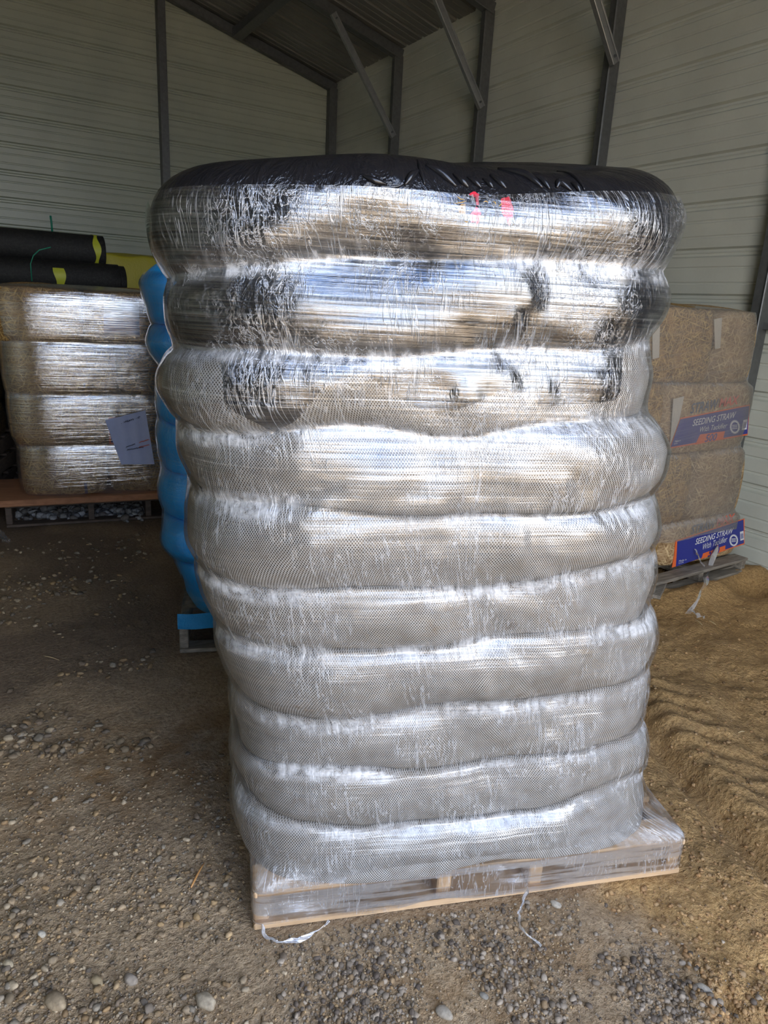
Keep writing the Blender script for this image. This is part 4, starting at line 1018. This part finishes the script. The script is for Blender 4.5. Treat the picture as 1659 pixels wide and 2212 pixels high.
# white strips on the bale ends
slab_on(FQ, [(1543, 690), (1560, 686), (1556, 752), (1545, 754)], -.002, .003, M['tape_white'], 'white_strip', br[7])
slab_on(FQ, [(1410, 705), (1426, 700), (1424, 772), (1410, 776)], -.002, .003, M['tape_white'], 'white_strip', br[6])
slab_on(FQ, [(1455, 862), (1478, 856), (1468, 905), (1448, 960)], -.002, .003, M['tape_white'], 'white_strip', br[5])
# torn film hanging off
P0 = on_plane(1556, 1165, FQ.o-FQ.v*.03, FQ.v)
ribbon([P0, on_plane(1530, 1235, FQ.o-FQ.v*.06, FQ.v), gz(1512, 1285, .10), gz(1495, 1316, .03), gz(1486, 1326, .012)], .032, 'torn_strand', M['film_strand'], FR_)
ribbon([on_plane(1502, 1188, FQ.o-FQ.v*.03, FQ.v), on_plane(1514, 1212, FQ.o-FQ.v*.04, FQ.v), on_plane(1528, 1236, FQ.o-FQ.v*.06, FQ.v)], .013, 'torn_strand', M['film_strand'], FR_)
ribbon([gz(1495, 1316, .03), gz(1503, 1328, .015), gz(1522, 1333, .015)], .018, 'torn_strand', M['film_strand'], FR_)
for i, (px_, w_, l_, an) in enumerate((((1425, 1300), .09, .22, .5), ((1455, 1262), .10, .3, .15), ((1500, 1252), .06, .42, .02))):
    p = gz(*px_); g0 = float(ground_h(p[:1], p[1:2])[0]); b = MB(); f3 = Frame((p[0], p[1], 0), an); b.box(f3.P(0, 0, g0+.005), f3.u*l_+np.array([0, 0, .02]), f3.v*w_, (0, 0, .022))
    tag(b.build('broken_board', M['wood_grey'], loc=p), ['splintered grey board end in the mud beside the mesh sacks', 'broken grey board lying at the foot of the right pallet', 'long split grey board under the lowest printed bale'][i], 'board')

# ------------------------------------------------------------------ black rolls and yellow load at the back left
def roll(name, c, r, x0, x1, label, tapes=()):
    """c = (y, z) of the axis; wound layers show at the end"""
    yy, zz_ = c; n_ = 40; th = thing(name, label, 'roll', ((x0+x1)/2, yy, zz_), 'black rolls behind the straw bales')
    xs = np.linspace(x0, x1, 26); an = np.linspace(0, 2*math.pi, n_+1)[:-1]; P = []
    for x in xs:
        rr = r*(1+.012*np.sin(an*3+x*2)+.008*vnoise(an*3, np.full(n_, x*7), 3)); xe = x+(.006*np.sin(an*5) if x in (xs[0], xs[-1]) else 0)
        P.append(np.stack([np.full(n_, x)+xe-x, yy+rr*np.cos(an), zz_+rr*np.sin(an)], 1))
    rings = len(xs)
    for k_, (f_, dx) in enumerate(((.97, .006), (.9, .004), (.88, -.006), (.8, .004), (.78, -.006), (.7, .003), (.68, -.008), (.3, -.01), (.28, -.05))):
        P.append(np.stack([np.full(n_, x1+dx), yy+r*f_*np.cos(an), zz_+r*f_*np.sin(an)], 1)); rings += 1
    f_ = grid_faces(n_, rings, True).tolist(); f_.append(list(range(n_))[::-1]); f_.append(list(range((rings-1)*n_, rings*n_)))
    mk('roll_body', np.concatenate(P), f_, M['roll'], th)
    for xt, wt, a0, a1 in tapes:
        a_ = np.linspace(math.radians(a0), math.radians(a1), 22); Q = [np.stack([np.full(22, xt+wt*k_)+.012*np.sin(a_*4+k_*2), yy+(r+.006)*np.cos(a_), zz_+(r+.006)*np.sin(a_)], 1) for k_ in (0, .33, .66, 1)]
        mk('tape_band', np.concatenate(Q), grid_faces(22, 4), M['tape'], th)
    return th
def onY(x, y, Y): d = ray(x, y); return O3+d*(Y/d[1])
YR = 6.95
tA = onY(215, 500, YR); tB = onY(228, 556, YR); tC = onY(262, 600, YR)
rA = .135
zA = onY(120, 498, YR)[2]-rA-.01
roll('felt_roll', (YR+.02, zA), rA, -1.2, tA[0]+.02, 'topmost black roll with a torn yellow tape band near its end', [(tA[0]-.07, .045, 70, 262)])
roll('felt_roll', (YR-.115, zA-.235), rA, -1.2, tB[0]+.07, 'front black roll just below the topmost, with a short yellow tape patch', [(onY(118, 590, YR-.25)[0], .075, 150, 215)])
roll('felt_roll', (YR+.165, zA-.235), rA, -1.2, tC[0]+.05, 'black roll whose end shows furthest right, behind the taped one')
k_ = 0
for row in range(2, 7):
    zc = zA-.235*row
    for yo in (-.26, .02, .30) if row % 2 == 0 else (-.115, .165):
        roll('felt_roll', (YR+yo, zc), rA, -1.2, 1.22, 'black roll low in the pile, hidden behind the wrapped straw bales'); k_ += 1
# put the pile on two pallets
zb_ = zA-.235*6-rA
b = MB()
nP = max(1, int(round(zb_/.143)))
FP = Frame((-.9, YR-.5, 0), 0.)
for i in range(nP):
    pallet(Frame((-.9, YR-.5, i*zb_/nP), 0.), 1.9, 1.1, zb_/nP-.001, M['wood_dark'], 'dark pallet under the black rolls, level %s of the pile' % ['one', 'two', 'three', 'four'][i], (0, .5, 1), nb=5)
FY = Frame((onY(232, 580, 7.75)[0]-.1, 7.75, 0), 0.)
zy = onY(260, 551, 7.75)[2]
SY = Stack(FY, [(zy, 0, 0), (0.0, 0, 0)], [(0, 0, .95, 0, .9), (2, 0, .95, 0, .9)], n=9, D=.03, q=5, seed=21, lump=.01, count=100, topD=.03)
SY.sack(0, 'tarped_load', M['yellow'], 'tall load under a yellow tarp behind the black rolls', 'tarped load', None, 20)
